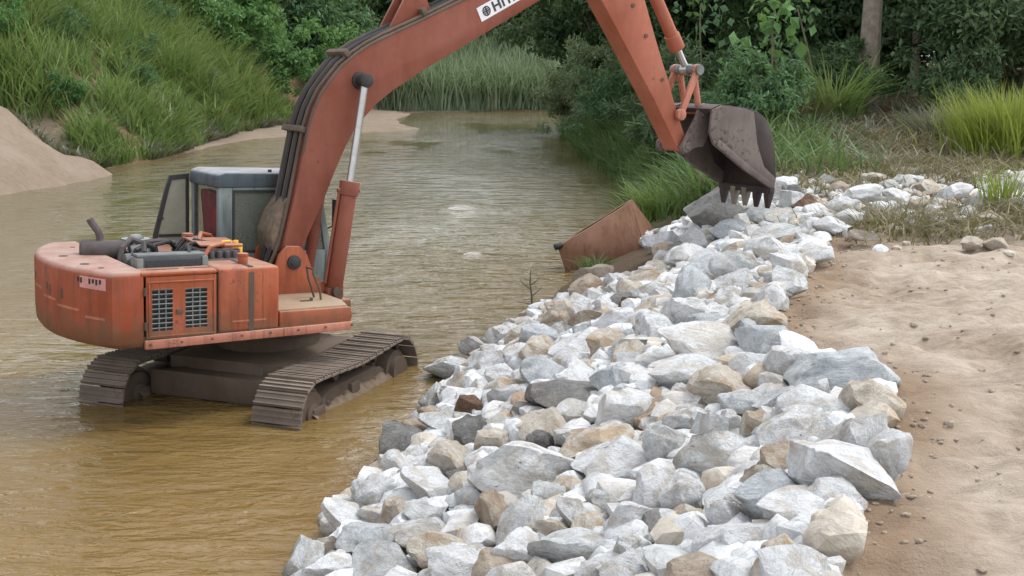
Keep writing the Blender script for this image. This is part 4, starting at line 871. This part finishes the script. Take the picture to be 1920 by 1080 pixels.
def leaves(P, size, rs, droop=.3, narrow=.5, up=.35):
    """leaf quads folded along the midrib, random facing but mostly turned to the sky"""
    n = len(P); d = rs.randn(n, 3); d[:, 2] -= droop; d /= np.linalg.norm(d, axis=1)[:, None]
    nr = rs.randn(n, 3)*.75; nr[:, 2] += up+.6; s = np.cross(nr, d); s /= np.linalg.norm(s, axis=1)[:, None]+1e-9; nn = np.cross(d, s)
    L = (size*rs.uniform(.6, 1.3, n))[:, None]; W = L*narrow*rs.uniform(.7, 1.2, n)[:, None]
    a = P; b = P+d*L*.45+s*W*.5-nn*L*.05; c = P+d*L-nn*L*.12; e = P+d*L*.45-s*W*.5-nn*L*.05; m = P+d*L*.5+nn*L*.05
    V = np.stack([a, b, c, e, m], 1).reshape(-1, 3); i = (np.arange(n)*5)[:, None]
    return V, np.concatenate([i+np.array([[0,1,4]]), i+np.array([[1,2,4]]), i+np.array([[2,3,4]]), i+np.array([[3,0,4]])])
def crown(seed, nclump, nleaf, rad, zc, size, clump_r, shell=.55, narrow=.5, skirt=0.):
    """clumps of leaves through an uneven crown volume; returns clump centres too, for the limbs"""
    rs = np.random.RandomState(seed); d = rs.randn(nclump, 3); d /= np.linalg.norm(d, axis=1)[:, None]
    rr_ = (shell+(1-shell)*rs.rand(nclump))*(1+.25*rs.randn(nclump)); C = d*rr_[:, None]*np.array(rad)+np.array([0, 0, zc])
    C[:, 2] = np.maximum(C[:, 2], .25)
    w = rs.dirichlet(np.ones(nclump)*2.2); cnt = np.maximum(4, (w*nleaf).astype(int)); P = []
    for c, k in zip(C, cnt):
        q = rs.randn(k, 3); q /= np.linalg.norm(q, axis=1)[:, None]; q *= (rs.rand(k)**.45)[:, None]*clump_r*rs.uniform(.6, 1.35)*np.array([1, 1, .7]); P.append(c+q)
    P = np.concatenate(P); P = P[P[:, 2] > .1]
    V, F = leaves(P, np.full(len(P), size), rs, narrow=narrow); return V, F, C
G1 = m_leaf('tall_grass_green', [(0.067, 0.122, 0.038), (0.127, 0.219, 0.057), (0.2, 0.302, 0.083), (0.296, 0.326, 0.142)], nscale=.5, trans=.4)
G7 = m_leaf('cane_grass_leaf', [(0.057, 0.112, 0.03), (0.115, 0.196, 0.05), (0.196, 0.28, 0.075), (0.31, 0.314, 0.13)], nscale=.5, trans=.4)
G2 = m_leaf('bright_grass', [(0.144, 0.2, 0.032), (0.248, 0.304, 0.048), (0.352, 0.384, 0.08)], nscale=.8, trans=.4)
G3 = m_leaf('reed_leaf', [(0.125, 0.195, 0.11), (0.201, 0.287, 0.165), (0.318, 0.399, 0.255), (0.485, 0.543, 0.386)], nscale=.4, trans=.3)
G4 = m_leaf('dark_bank_grass', [(0.048, 0.104, 0.041), (0.085, 0.161, 0.053), (0.151, 0.227, 0.069)], nscale=.7, trans=.35)
G5 = m_leaf('dead_straw', [(.12,.095,.05),(.20,.165,.09),(.29,.24,.14)], nscale=.8, trans=.25)
G6 = m_leaf('grey_dry_grass', [(.11,.12,.085),(.18,.18,.13),(.26,.25,.18)], nscale=.8, trans=.25)
L1 = m_leaf('dark_tree_leaf', [(0.027, 0.058, 0.029), (0.055, 0.107, 0.043), (0.094, 0.158, 0.061)], nscale=.3, trans=.3)
L2 = m_leaf('mid_tree_leaf', [(0.042, 0.101, 0.053), (0.079, 0.17, 0.076), (0.133, 0.253, 0.103)], nscale=.3, trans=.35)
L3 = m_leaf('bright_shrub_leaf', [(0.055, 0.136, 0.048), (0.105, 0.232, 0.069), (0.166, 0.32, 0.1)], nscale=.4, trans=.4)
L4 = m_leaf('bluish_leaf', [(0.046, 0.091, 0.045), (0.083, 0.145, 0.066), (0.152, 0.22, 0.107)], nscale=.4, trans=.3)
L5 = m_leaf('willow_leaf', [(0.142, 0.198, 0.104), (0.227, 0.293, 0.151), (0.34, 0.397, 0.227)], nscale=.4, trans=.35)
M_BARK = m_plain('pale_bark', (.23,.19,.15), .9, 0, .35, 5, .6)
M_BARKD = m_plain('dark_bark', (.085,.07,.055), .9, 0, .35, 6, .6)
M_STEM = m_plain('green_stem', (.13,.12,.065), .8, 0, .3, 6, .2)
gz = lambda x, y: float(ground_z(x, y))

# tall grass up the left bank
rs = np.random.RandomState(21); n = 80000
y = 31+rs.rand(n)**1.15*38; a = np.interp(y, LEF[:,0], LEF[:,1]); s = .02+rs.rand(n)**1.25*13; bar = bar_w(y)*.93; x = a-s-bar
dm = np.hypot(x+19.6, y-36.6); keep = (dm > 6.4)&(y+x*.15 > 33); keep &= ~((np.abs(x+17.0-(y-47)*.05) < 1.3)&(np.abs(y-46.5) < 1.8)&(s < 3.6)&(rs.rand(n) < .85))
clump = fbm(x*.55, y*.55, 3); keep &= rs.rand(n) < .5+1.3*clump
x, y, s, clump = x[keep], y[keep], s[keep], clump[keep]; n = len(x)
hgt = (.8+.8*rs.rand(n))*(1+.9*clump)*np.clip(.55+s*.25, .55, 1.35)
Pb = np.stack([x, y, ground_z(x, y)-.03], 1); az = rs.rand(n)*6.283
tag(link(bpy.data.objects.new('tall_grass', blade_mesh('tall_grass', [blades(Pb, hgt, .05+.035*rs.rand(n), az, .25+.5*rs.rand(n), rs)], G1))), 'tall green grass covering the left river bank', 'grass', kind='stuff')
n = 26000; y = 41+rs.rand(n)*27; a = np.interp(y, LEF[:,0], LEF[:,1]); s = .3+rs.rand(n)*12; x = a-s-bar_w(y)*.95; cl_ = fbm(x*.42+9, y*.42+3, 2); keep = (np.hypot(x+19.6, y-36.6) > 7)&(cl_ > .12); x, y, cl_ = x[keep], y[keep], cl_[keep]; n = len(x)
Pb = np.stack([x, y, ground_z(x, y)-.03], 1)
tag(link(bpy.data.objects.new('cane_grass', blade_mesh('cane_grass', [blades(Pb, (1.3+1.1*rs.rand(n))*(.7+1.2*cl_), .06+.04*rs.rand(n), rs.rand(n)*6.283, .35+.6*rs.rand(n), rs, 4)], G7))), 'tall arching cane grass in thick stands on the left bank', 'grass', kind='stuff')
# dry fringe at the foot of the left bank
n = 9000; y = 39+rs.rand(n)*24; a = np.interp(y, LEF[:,0], LEF[:,1]); x = a-.02-rs.rand(n)**1.5*2.2-bar_w(y)*.9; k = fbm(x*.8, y*.5, 2) > -.1; x, y = x[k], y[k]; n = len(x)
Pb = np.stack([x, y, ground_z(x, y)-.02], 1)
tag(link(bpy.data.objects.new('dry_grass', blade_mesh('dry_grass', [blades(Pb, .35+.5*rs.rand(n), .04+.03*rs.rand(n), rs.rand(n)*6.28, .5+.5*rs.rand(n), rs)], G6))), 'grey dry grass along the foot of the left bank', 'grass', kind='stuff')
# reeds across the far end of the river
n = 26000; x = rs.uniform(-16, 26, n); f = np.interp(x, [-140,-30,-6,2,12,40,140], [78,79,81,82.5,86,92,96]); y = f+.2+rs.rand(n)**1.3*9
Pb = np.stack([x, y, ground_z(x, y)-.05], 1); hh = (2.0+2.2*rs.rand(n))*(1+.35*fbm(x*.4, y*.4, 3))
tag(link(bpy.data.objects.new('reeds', blade_mesh('reeds', [blades(Pb, hh, .10+.08*rs.rand(n), 'x' and rs.rand(n)*6.28, .15+.55*rs.rand(n)**2, rs)], G3))), 'pale green reeds across the far bend of the river', 'reeds', kind='stuff')
# rank dark grass over the right bank upstream of the rocks
n = 26000; y = 22.5+rs.rand(n)*42; a = np.interp(y, TOE[:,0], TOE[:,1]); b = np.interp(y, CRE[:,0], CRE[:,1]); t = rs.rand(n)*1.7-.05; x = a+(b-a)*t; k = (y > 25.5)|(x > 3.0+rs.rand(n)*1.2); k &= ~((y < 34)&(t > .75)&(rs.rand(n) < .8)); x, y = x[k], y[k]; n = len(x)
Pb = np.stack([x, y, np.maximum(ground_z(x, y), -.1)-.03], 1); az = rs.rand(n)*6.283
tag(link(bpy.data.objects.new('bank_grass', blade_mesh('bank_grass', [blades(Pb, (.7+.8*rs.rand(n))*(1+.4*fbm(x*.7, y*.7, 2)), .035+.03*rs.rand(n), az, .4+.6*rs.rand(n), rs)], G4))), 'dark green grass hanging over the right bank upstream', 'grass', kind='stuff')
# trampled straw on the flat beyond the rocks
n = 26000; x = rs.uniform(4.5, 17, n); y = rs.uniform(15.2, 34, n); dens = np.clip(fbm(x*.5+3, y*.45, 3)*1.6+.25+np.clip((y-20)/8, 0, .7), 0, 1); dens *= np.where(y < 18.5, np.clip((x-4.6)/1.5, 0, .8), 1); k = rs.rand(n) < dens; x, y = x[k], y[k]; n = len(x)
Pb = np.stack([x, y, ground_z(x, y)+.0], 1)
tag(link(bpy.data.objects.new('dead_grass', blade_mesh('dead_grass', [blades(Pb, .25+.5*rs.rand(n), .018+.018*rs.rand(n), rs.rand(n)*6.28, .9+.7*rs.rand(n), rs)], G5))), 'flattened straw coloured dead grass beyond the rocks', 'grass', kind='stuff')
n = 7000; x = rs.uniform(5.5, 20, n); y = rs.uniform(24.5, 38, n); k = rs.rand(n) < np.clip(fbm(x*.5+8, y*.45, 3)*1.8+.45, 0, 1); x, y = x[k], y[k]; n = len(x); Pb = np.stack([x, y, ground_z(x, y)-.02], 1)
tag(link(bpy.data.objects.new('undergrowth_grass', blade_mesh('undergrowth_grass', [blades(Pb, .4+.7*rs.rand(n), .025+.02*rs.rand(n), rs.rand(n)*6.28, .6+.7*rs.rand(n), rs)], G6))), 'rough greyish dry grass under the trees on the right', 'grass', kind='stuff')

def grass_clump(name, x, y, nb, h, spread, width, mat, curve, label, cat='grass', group=None, z=None):
    rs = np.random.RandomState(abs(hash((round(x*10), round(y*10)))) % 9999); q = rs.randn(nb, 2)*spread*.35; az = np.arctan2(q[:, 1], q[:, 0])+rs.randn(nb)*.5
    B = np.stack([q[:, 0], q[:, 1], np.full(nb, -.03)], 1)
    o = bpy.data.objects.new(name, blade_mesh(name, [blades(B, h*(.55+.5*rs.rand(nb)), width*(.7+.6*rs.rand(nb)), az, curve*(.3+rs.rand(nb)), rs, 4)], mat)); link(o)
    o.location = (x, y, gz(x, y) if z is None else z); return tag(o, label, cat, group)
grass_clump('grass_clump', 11.3, 27.0, 1500, 2.1, 1.5, .035, G2, .45, 'tall bright yellow-green grass clump at the right edge')
grass_clump('grass_clump', 12.9, 28.3, 900, 1.7, 1.3, .035, G2, .5, 'second bright grass clump just behind the tallest one at the right edge')
grass_clump('grass_clump', 7.75, 18.6, 150, 1.0, .35, .022, G2, .35, 'thin upright grass tuft growing among the far rocks')
grass_clump('grass_clump', 7.7, 18.0, 160, .45, .5, .02, G5, 1.0, 'straw coloured tuft at the foot of the thin upright grass')
grass_clump('grass_clump', 8.9, 33.0, 260, 2.6, .8, .06, G1, .9, 'fountain-shaped plant with long arching leaves left of the pale trunk', 'plant')
grass_clump('grass_clump', 7.9, 32.5, 140, 1.9, .8, .045, G5, .9, 'bundle of dry tan leaf stalks beside the fountain-shaped plant', 'plant')
grass_clump('grass_clump', 6.9, 33.5, 130, 1.9, .6, .05, G1, 1.0, 'spiky green plant behind the bucket', 'plant')
grass_clump('grass_clump', 11.0, 30.5, 420, 1.3, 1.3, .025, G6, .8, 'feathery grey dry grass in front of the pale trunk')
grass_clump('grass_clump', 3.25, 25.3, 420, 1.15, .9, .035, G1, .8, 'light green arching grass between the rusty tank and the bucket')
grass_clump('grass_clump', 2.55, 23.2, 200, .6, .7, .025, G4, .8, 'low green tuft behind the rusty tank')
grass_clump('grass_clump', 1.5, 20.3, 130, .4, .5, .02, G4, .9, 'short green tuft between the brown pointed rock and the rusty tank')
grass_clump('grass_clump', 4.3, 23.6, 260, .8, .8, .028, G5, .8, 'dry yellowish grass under the bucket teeth')

grass_clump('straw_heap', 5.35, 16.7, 420, .62, 1.5, .016, G5, 1.5, 'flattened straw heap at the sand edge right of the bucket rocks')
grass_clump('straw_heap', 6.7, 17.0, 460, .66, 1.7, .016, G5, 1.5, 'flattened straw heap in the middle of the upper sand edge')
grass_clump('straw_heap', 8.4, 17.3, 420, .62, 1.6, .016, G5, 1.5, 'flattened straw heap at the right frame edge above the sand')
grass_clump('straw_heap', 6.1, 17.9, 260, .5, 1.2, .016, G6, 1.3, 'grey-green cut grass lying in front of the far rock strip')
grass_clump('straw_heap', 7.2, 24.4, 520, .75, 2.0, .02, G5, 1.4, 'large straw heap behind the far rock strip')
grass_clump('straw_heap', 9.6, 25.2, 520, .75, 2.0, .02, G5, 1.4, 'large straw heap left of the bright grass clump')

CROWNS = {}
def tree(name, x, y, h, rad, zc, var, mat, label, trunk_r=.16, size=.26, nleaf=9000, bark=None, group=None, cat='tree', nclump=60, lean=(0,0), limbs=7, narrow=.5, clump_r=.7, scale=1., rot=None, shell=.5):
    key = (var, mat.name, nleaf, size)
    if key not in CROWNS:
        V, F, C = crown(500+var, nclump, nleaf, rad, zc, size, clump_r, shell, narrow); me = np_mesh('crown', V, F, mat)
        tm = MB(); rq = random.Random(var); bend = [Vector((0,0,-.25))]; top = Vector((lean[0], lean[1], zc+rad[2]*.55)); 
        pts = [Vector((lean[0]*t+.06*h*.2*math.sin(4*t+var)*t, lean[1]*t+.05*h*.2*math.cos(3*t+var)*t, -.3+(top.z+.3)*t)) for t in [i/9 for i in range(10)]]
        tm.tube(pts, trunk_r, 10, trunk_r*.35); order = sorted(range(len(C)), key=lambda i: rq.random())[:limbs]
        for i in order:
            e = Vector(C[i]); k = min(8, max(2, int(9*max(.12, (e.z-.35*rad[2]-.3)/(top.z+.3))))); b0 = pts[k]; mid = (b0+e)/2+Vector((rq.uniform(-.2,.2), rq.uniform(-.2,.2), .15))
            tm.tube([b0, b0.lerp(mid, .6)+Vector((0,0,.05)), mid, e], trunk_r*.38, 6, trunk_r*.08)
        CROWNS[key] = (me, tm.mesh('trunk', bark or M_BARKD))
    me, tme = CROWNS[key]; root = empty(name, (x, y, gz(x, y)), (0, 0, rot if rot is not None else (x*7.3+y*3.1) % 6.28)); root.scale = (scale,)*3
    link(bpy.data.objects.new('trunk', tme), root); link(bpy.data.objects.new('crown', me), root); tag(root, label, cat, group); return root
GR = 'trees and shrubs of the forest edge'
# --- right-hand forest
tree('tree', 10.75, 36.3, 12, (3.2,3.0,3.0), 8.5, 1, L2, 'tall tree with a thick pale bare trunk', .36, .28, 9000, M_BARK, GR, limbs=6, rot=0)
tree('tree', 13.4, 40.0, 11, (2.8,2.8,2.8), 7.5, 2, L1, 'slimmer grey trunk right of the thick pale trunk', .17, .26, 8000, M_BARK, GR, rot=0)
for k, (x, y, s_, lab) in enumerate([(16.2,36.5,1.0,'dark leafy tree at the upper right corner'),(13.6,35.2,.8,'dark leafy tree right of the pale trunk behind the bright grass'),(19.8,40,1.1,'dark tree furthest right behind the bright grass')]):
    tree('leafy_tree', x, y, 7, (3.0,2.8,3.0), 4.2, 3, L4, lab, .16, .30, 12000, None, GR, nclump=70, scale=s_, clump_r=.8, rot=k*2.1)
for k, (x, y, s_, lab) in enumerate([(5.4,44,.95,'dark evergreen left of the boom arm beyond the willow scrub'),(8.2,42,1.0,'dark evergreen straight behind the bucket'),(11.2,45,1.15,'dark evergreen behind the thick pale trunk'),(6.6,52,1.2,'dark evergreen far behind the arm'),(15.2,46,1.2,'dark evergreen behind the leafy trees on the right'),(20.5,47,1.25,'dark evergreen at the far right behind the leafy trees'),(3.9,60,1.0,'dark evergreen on the far right bank beyond the scrub'),(10.5,58,1.3,'dark evergreen deep in the forest above the bucket')]):
    tree('dark_tree', x, y, 8, (3.0,2.8,3.6), 4.4, 4+k % 2, L1, lab, .2, .34, 13000, None, GR, nclump=80, scale=s_, clump_r=.85, rot=k*1.3)
for k, (x, y, s_, lab) in enumerate([(12.8,41.5,1.0,'dense dark thicket between the two pale trunks'),(16.8,42.5,1.1,'dense dark thicket behind the leafy tree at the right'),(21.5,41.0,1.1,'dense dark thicket at the right frame edge'),(9.2,40.5,.9,'dense dark thicket left of the thick pale trunk'),(14.6,52,1.3,'dense dark thicket deep behind the slim trunk'),(19.5,53,1.4,'dense dark thicket deep behind the right edge trees'),(24.5,49,1.4,'outermost dense dark thicket on the right'),(10.8,50,1.2,'dense dark thicket deep behind the pale trunk'),(27,58,1.6,'furthest dark thicket on the right'),(22,62,1.6,'furthest dark thicket behind the right edge'),(16,63,1.6,'furthest dark thicket behind the slim trunk')]):
    tree('thicket', x, y, 5, (2.4,2.2,2.3), 2.2, 60+k % 2, L1, lab, .08, .30, 9000, None, GR, 'thicket', 60, limbs=9, clump_r=.8, scale=s_, rot=k*1.7, shell=.25)
# thin sapling stems with big leaves hanging at the top of the frame
def sapling(x, y, h, lean, label, nl, leafsize, mat):
    root = empty('sapling', (x, y, gz(x, y))); rs = np.random.RandomState(int(x*100)); t = MB(); t.tube([(lean*u*u+.06*math.sin(5*u), .05*math.cos(4*u), -.1+h*u) for u in [i/8 for i in range(9)]], .045, 8, .02)
    link(bpy.data.objects.new('stem', t.mesh('stem', M_STEM)), root)
    hz = h*(.35+.7*rs.rand(nl)**.5); P = np.stack([lean*(hz/h)**2+rs.randn(nl)*.36, rs.randn(nl)*.33, hz], 1); V, F = leaves(P, np.full(nl, leafsize), rs, .9, .75, .5); link(bpy.data.objects.new('foliage', np_mesh('foliage', V, F, mat)), root)
    return tag(root, label, 'sapling', GR)
sapling(6.75, 31.5, 3.3, .12, 'thin sapling with big pale leaves above the bucket', 46, .40, L3)
sapling(7.15, 32.2, 2.9, -.25, 'second thin stem beside the big-leaved sapling', 40, .26, L2)
sapling(8.55, 34.0, 3.2, -.5, 'leaning leafy stem above the fountain-shaped plant', 34, .24, L2)
sapling(5.6, 36.0, 3.4, .05, 'thin grey stem left of the big-leaved sapling', 44, .26, L2)
# shrubs of the right bank
def shrub(name, x, y, rad, var, mat, label, size=.14, nleaf=5000, nclump=40, clump_r=.42, narrow=.4, scale=1., group=GR):
    return tree(name, x, y, rad[2]*1.6, rad, rad[2]*.85, 40+var, mat, label, .05, size, nleaf, M_STEM, group, 'shrub', nclump, limbs=9, narrow=narrow, clump_r=clump_r, scale=scale, shell=.35)
shrub('shrub', 3.6, 44.5, (1.5,1.4,1.5), 1, L2, 'round dark green shrub dipping into the river on the right bank', .18)
shrub('shrub', 3.2, 50.5, (1.8,1.6,2.3), 2, L5, 'pale willow scrub above the round dark shrub', .22, 6000, narrow=.22)
shrub('shrub', 5.2, 47.0, (1.7,1.6,2.0), 2, L5, 'pale willow scrub left of the arm', .22, 6000, narrow=.22)
shrub('shrub', 2.6, 57.0, (1.8,1.6,2.0), 3, L5, 'furthest pale scrub where the right bank meets the reeds', .24, 6000, narrow=.22)
shrub('shrub', 5.0, 36.5, (1.9,1.7,1.6), 4, L4, 'bushy grass-like shrub right of the river behind the arm', .30, 6000, narrow=.12)
shrub('shrub', 4.6, 31.5, (1.4,1.3,1.2), 5, L4, 'dark spiky shrub hanging over the water near the bucket', .32, 5000, narrow=.1)
shrub('shrub', 6.1, 30.0, (1.3,1.2,1.2), 5, L2, 'leafy shrub directly behind the bucket', .2, 4500)
shrub('shrub', 9.6, 35.2, (1.6,1.4,1.3), 6, L1, 'low dark bush left of the pale trunk', .2, 5000)
shrub('shrub', 12.6, 33.6, (1.5,1.4,1.2), 6, L4, 'low bush right of the pale trunk', .2, 5000)
shrub('shrub', 15.4, 31.8, (1.6,1.4,1.4), 7, L2, 'low bush behind the bright grass at the right edge', .2, 5000)
# --- left bank and far end
for k, (x, y, s_, mat, lab) in enumerate([(-13.6,68,1.0,L3,'bright green shrub at the water end of the left bank'),(-16.6,67,1.1,L3,'bright green shrub left of the boom high on the left bank'),(-15.0,72,1.3,L3,'tall bright shrub behind the sand bar'),(-19.5,66,1.15,L3,'bright shrub below the dark tree gap on the left'),(-11.2,76,1.2,L3,'bright shrub just left of the boom bend'),(-22.5,64,1.2,L2,'mid green shrub on the upper left bank')]):
    shrub('shrub', x, y, (2.2,2.0,2.0), 8+k % 2, mat, lab, .30, 7000, 50, .6, .5, s_)
for k, (x, y, s_, mat, lab) in enumerate([(-27,74,1.35,L2,'mid green tree behind the top of the left bank'),(-21.5,77,1.3,L1,'dark tree above the left bank shrubs'),(-17.0,80,1.35,L2,'tree left of the dark gap behind the left bank'),(-12.5,86,1.4,L1,'dark tree left of the boom far back'),(-8.0,92,1.45,L1,'dark tree behind the boom bend'),(-3.0,95,1.45,L2,'mid green tree above the reeds left of centre'),(2.5,97,1.5,L1,'dark tree above the reeds at centre'),(8.0,99,1.5,L2,'mid green tree above the reeds right of centre'),(13.5,100,1.5,L1,'dark tree behind the reeds near the arm'),(20,100,1.5,L1,'dark tree furthest right behind the reeds'),(-33,70,1.3,L2,'tree above the grass at the far left'),(-16,92,1.5,L1,'dark tree deep behind the left shrubs'),(-24,90,1.5,L1,'dark tree deep behind the left bank')]):
    tree('far_tree', x, y, 9, (3.2,3.0,4.0), 4.9, 20+k % 3, mat, lab, .24, .42, 12000, None, GR, nclump=85, scale=s_*(.78 if x < -14 and y < 85 else .66), clump_r=1.0, rot=k*1.9)
FARW = ['left end of the far reeds', 'behind the reeds left of centre', 'behind the reeds just left of the boom sign', 'behind the reeds under the boom sign', 'behind the reeds right of the boom sign', 'behind the reeds near the pale scrub', 'behind the right end of the reeds', 'hidden behind the arm', 'right of the far bend']
for k in range(9):
    tree('thicket', -13+4.6*k, 92.5+1.3*(k % 3), 5, (2.4,2.2,2.3), 2.2, 62+k % 2, L2 if k % 3 else L1, 'far green thicket '+('at the ' if k == 0 else '')+FARW[k], .08, .34, 9000, None, GR, 'thicket', 60, limbs=9, clump_r=.85, scale=1.75+.15*(k % 2), rot=k*1.7, shell=.25)
LW = ['furthest left', 'second from the left', 'third from the left', 'left of the dark gap', 'right of the dark gap', 'nearest the boom']
for k in range(6):
    tree('thicket', -31+3.6*k, 73.5+1.4*k, 5, (2.4,2.2,2.3), 2.2, 62+k % 2, L2 if k % 2 else L1, 'leafy thicket closing the top of the left bank, '+LW[k], .08, .34, 9000, None, GR, 'thicket', 60, limbs=9, clump_r=.85, scale=1.25, rot=k*2.3, shell=.25)
rw = random.Random(9)
WEED = ['near the sand heap', 'above the dark hollow', 'low by the waterline', 'high on the bank', 'midway up the bank', 'beside the sand bar', 'under the dark trees', 'right of the dark hollow', 'at the top left of the frame', 'left of the dark hollow', 'close to the bright shrubs', 'behind the sand heap']
for k, (x, y, s_) in enumerate([(-16.2,43.8,.5),(-18.2,49.0,.75),(-14.6,48.6,.45),(-22.0,50.0,.9),(-17.0,54.5,.7),(-14.9,57.0,.6),(-21.0,58.0,1.0),(-16.0,50.8,.55),(-24.0,46.5,.9),(-18.8,45.0,.6),(-18.5,60.5,.9),(-21.0,43.5,.75)]):
    shrub('bank_weed', x, y, (1.7,1.6,1.3), 20+k % 3, (L3, L2, L5)[k % 3], ('bright', 'mid', 'pale')[k % 3]+' green leafy weed on the left bank '+WEED[k], .26, 3500, 34, .5, .35, s_)
# slanting dry branch with straw on the left slope
b = MB(); b.tube([(-23.9,58,6.6),(-22.6,57.6,5.2),(-21.6,57.2,3.9)], .05, 6, .02); fb = b.build('fallen_branch', M_BARKD); tag(fb, 'dry brown branch slanting down the left grassy bank', 'branch')

# ------------------------------------------------------------------ rusty steel plate, twig, root
M_RUST = m_worn('rusted_plate', (.19,.095,.055), (.12,.06,.038), rust=(.12,.055,.03), dust=(.34,.22,.16), wear=.5, dusty=.3, rough=.8)
pr = empty('rusty_tank', (1.84, 21.3, .05), (0, 0, R(4))); pr.scale = (1.08, 1.1, 1.1)
def shell(A, B, C, D, bulge, depth, nu=14, nv=10, seed=1):
    """dented sheet between four corners (A left top, B right top, C right bottom, D left bottom), bulging towards the viewer"""
    A, B, C, D = map(np.array, (A, B, C, D)); V = []; F = []
    for back in (0, 1):
        for j in range(nv+1):
            for i in range(nu+1):
                a, b_ = i/nu, j/nv; p = (A*(1-a)+B*a)*(1-b_)+(D*(1-a)+C*a)*b_
                k = bulge*(math.sin(math.pi*min(1, a*1.0))**.7)*(math.sin(math.pi*(.15+.8*b_)))+.035*float(fbm(np.array(a*4.+seed), np.array(b_*4.), 3))
                V.append(tuple(p+np.array([0, -k*(1-back*.0)+back*depth, .02*float(fbm(np.array(a*6.), np.array(seed+.5), 2))])))
    n_ = (nu+1)*(nv+1); w_ = nu+1
    for j in range(nv):
        for i in range(nu):
            q_ = j*w_+i; F.append((q_, q_+w_, q_+w_+1, q_+1)); F.append((n_+q_, n_+q_+1, n_+q_+w_+1, n_+q_+w_))
    for i in range(nu): F.append((i, i+1, n_+i+1, n_+i)); e_ = nv*w_+i; F.append((e_, n_+e_, n_+e_+1, e_+1))
    for j in range(nv): q_ = j*w_; F.append((q_, n_+q_, n_+q_+w_, q_+w_)); q_ = j*w_+nu; F.append((q_, q_+w_, n_+q_+w_, n_+q_))
    return MB().add(V, F)
shell((-.95,-.1,.34),(.34,.15,1.08),(.62,-.1,-.12),(-.74,-.25,-.3), .26, .05).build('front_sheet', M_RUST, pr, 0, angle=25)
shell((.345,.17,1.07),(.90,.95,.45),(.88,.8,-.2),(.62,-.08,-.12), .06, .05, 8, 8, 3).build('side_sheet', M_RUST, pr, 0, angle=25)
shell((-.93,.0,.35),(.34,.22,1.07),(.88,1.0,.43),(-.3,.9,.1), -.02, .05, 8, 6, 5).build('top_sheet', M_RUST, pr, 0, angle=25)
q = MB(); q.tube([(-.74,-.32,-.05),(-.4,-.50,.02),(0,-.54,.08),(.25,-.46,.10),(.5,-.3,.0)], .026, 8); q.build('edge_rim', M_RUST, pr)
q = MB(); q.cyl((-1.0,-.14,.34), (-.88,-.1,.37), .055, 12); q.build('pipe_stub', M_BLACK, pr, .006)
tag(pr, 'crumpled rusty brown steel tank half sunk in the shallows left of the bucket', 'tank')
tw = MB(); base = Vector((.30,17.4,-.05)); tw.tube([base, base+Vector((.0,.02,.3)), base+Vector((-.03,.03,.52)), base+Vector((-.02,.0,.72))], .018, 6, .006)
for k, (h, dx_, dz_) in enumerate([(.2,-.22,.05),(.32,.16,.14),(.42,-.18,.16),(.5,.13,.12),(.28,-.12,-.02),(.15,.15,.05),(.55,-.14,.06)]):
    s_ = base+Vector((-.01,.02,h)); tw.tube([s_, s_+Vector((dx_*.6,.03*(k%3-1),dz_*.5)), s_+Vector((dx_,.05*(k%3-1),dz_))], .009, 5, .003)
tag(tw.build('dead_twig', M_BARKD), 'bare dead twig standing at the water edge beside the rocks', 'twig')
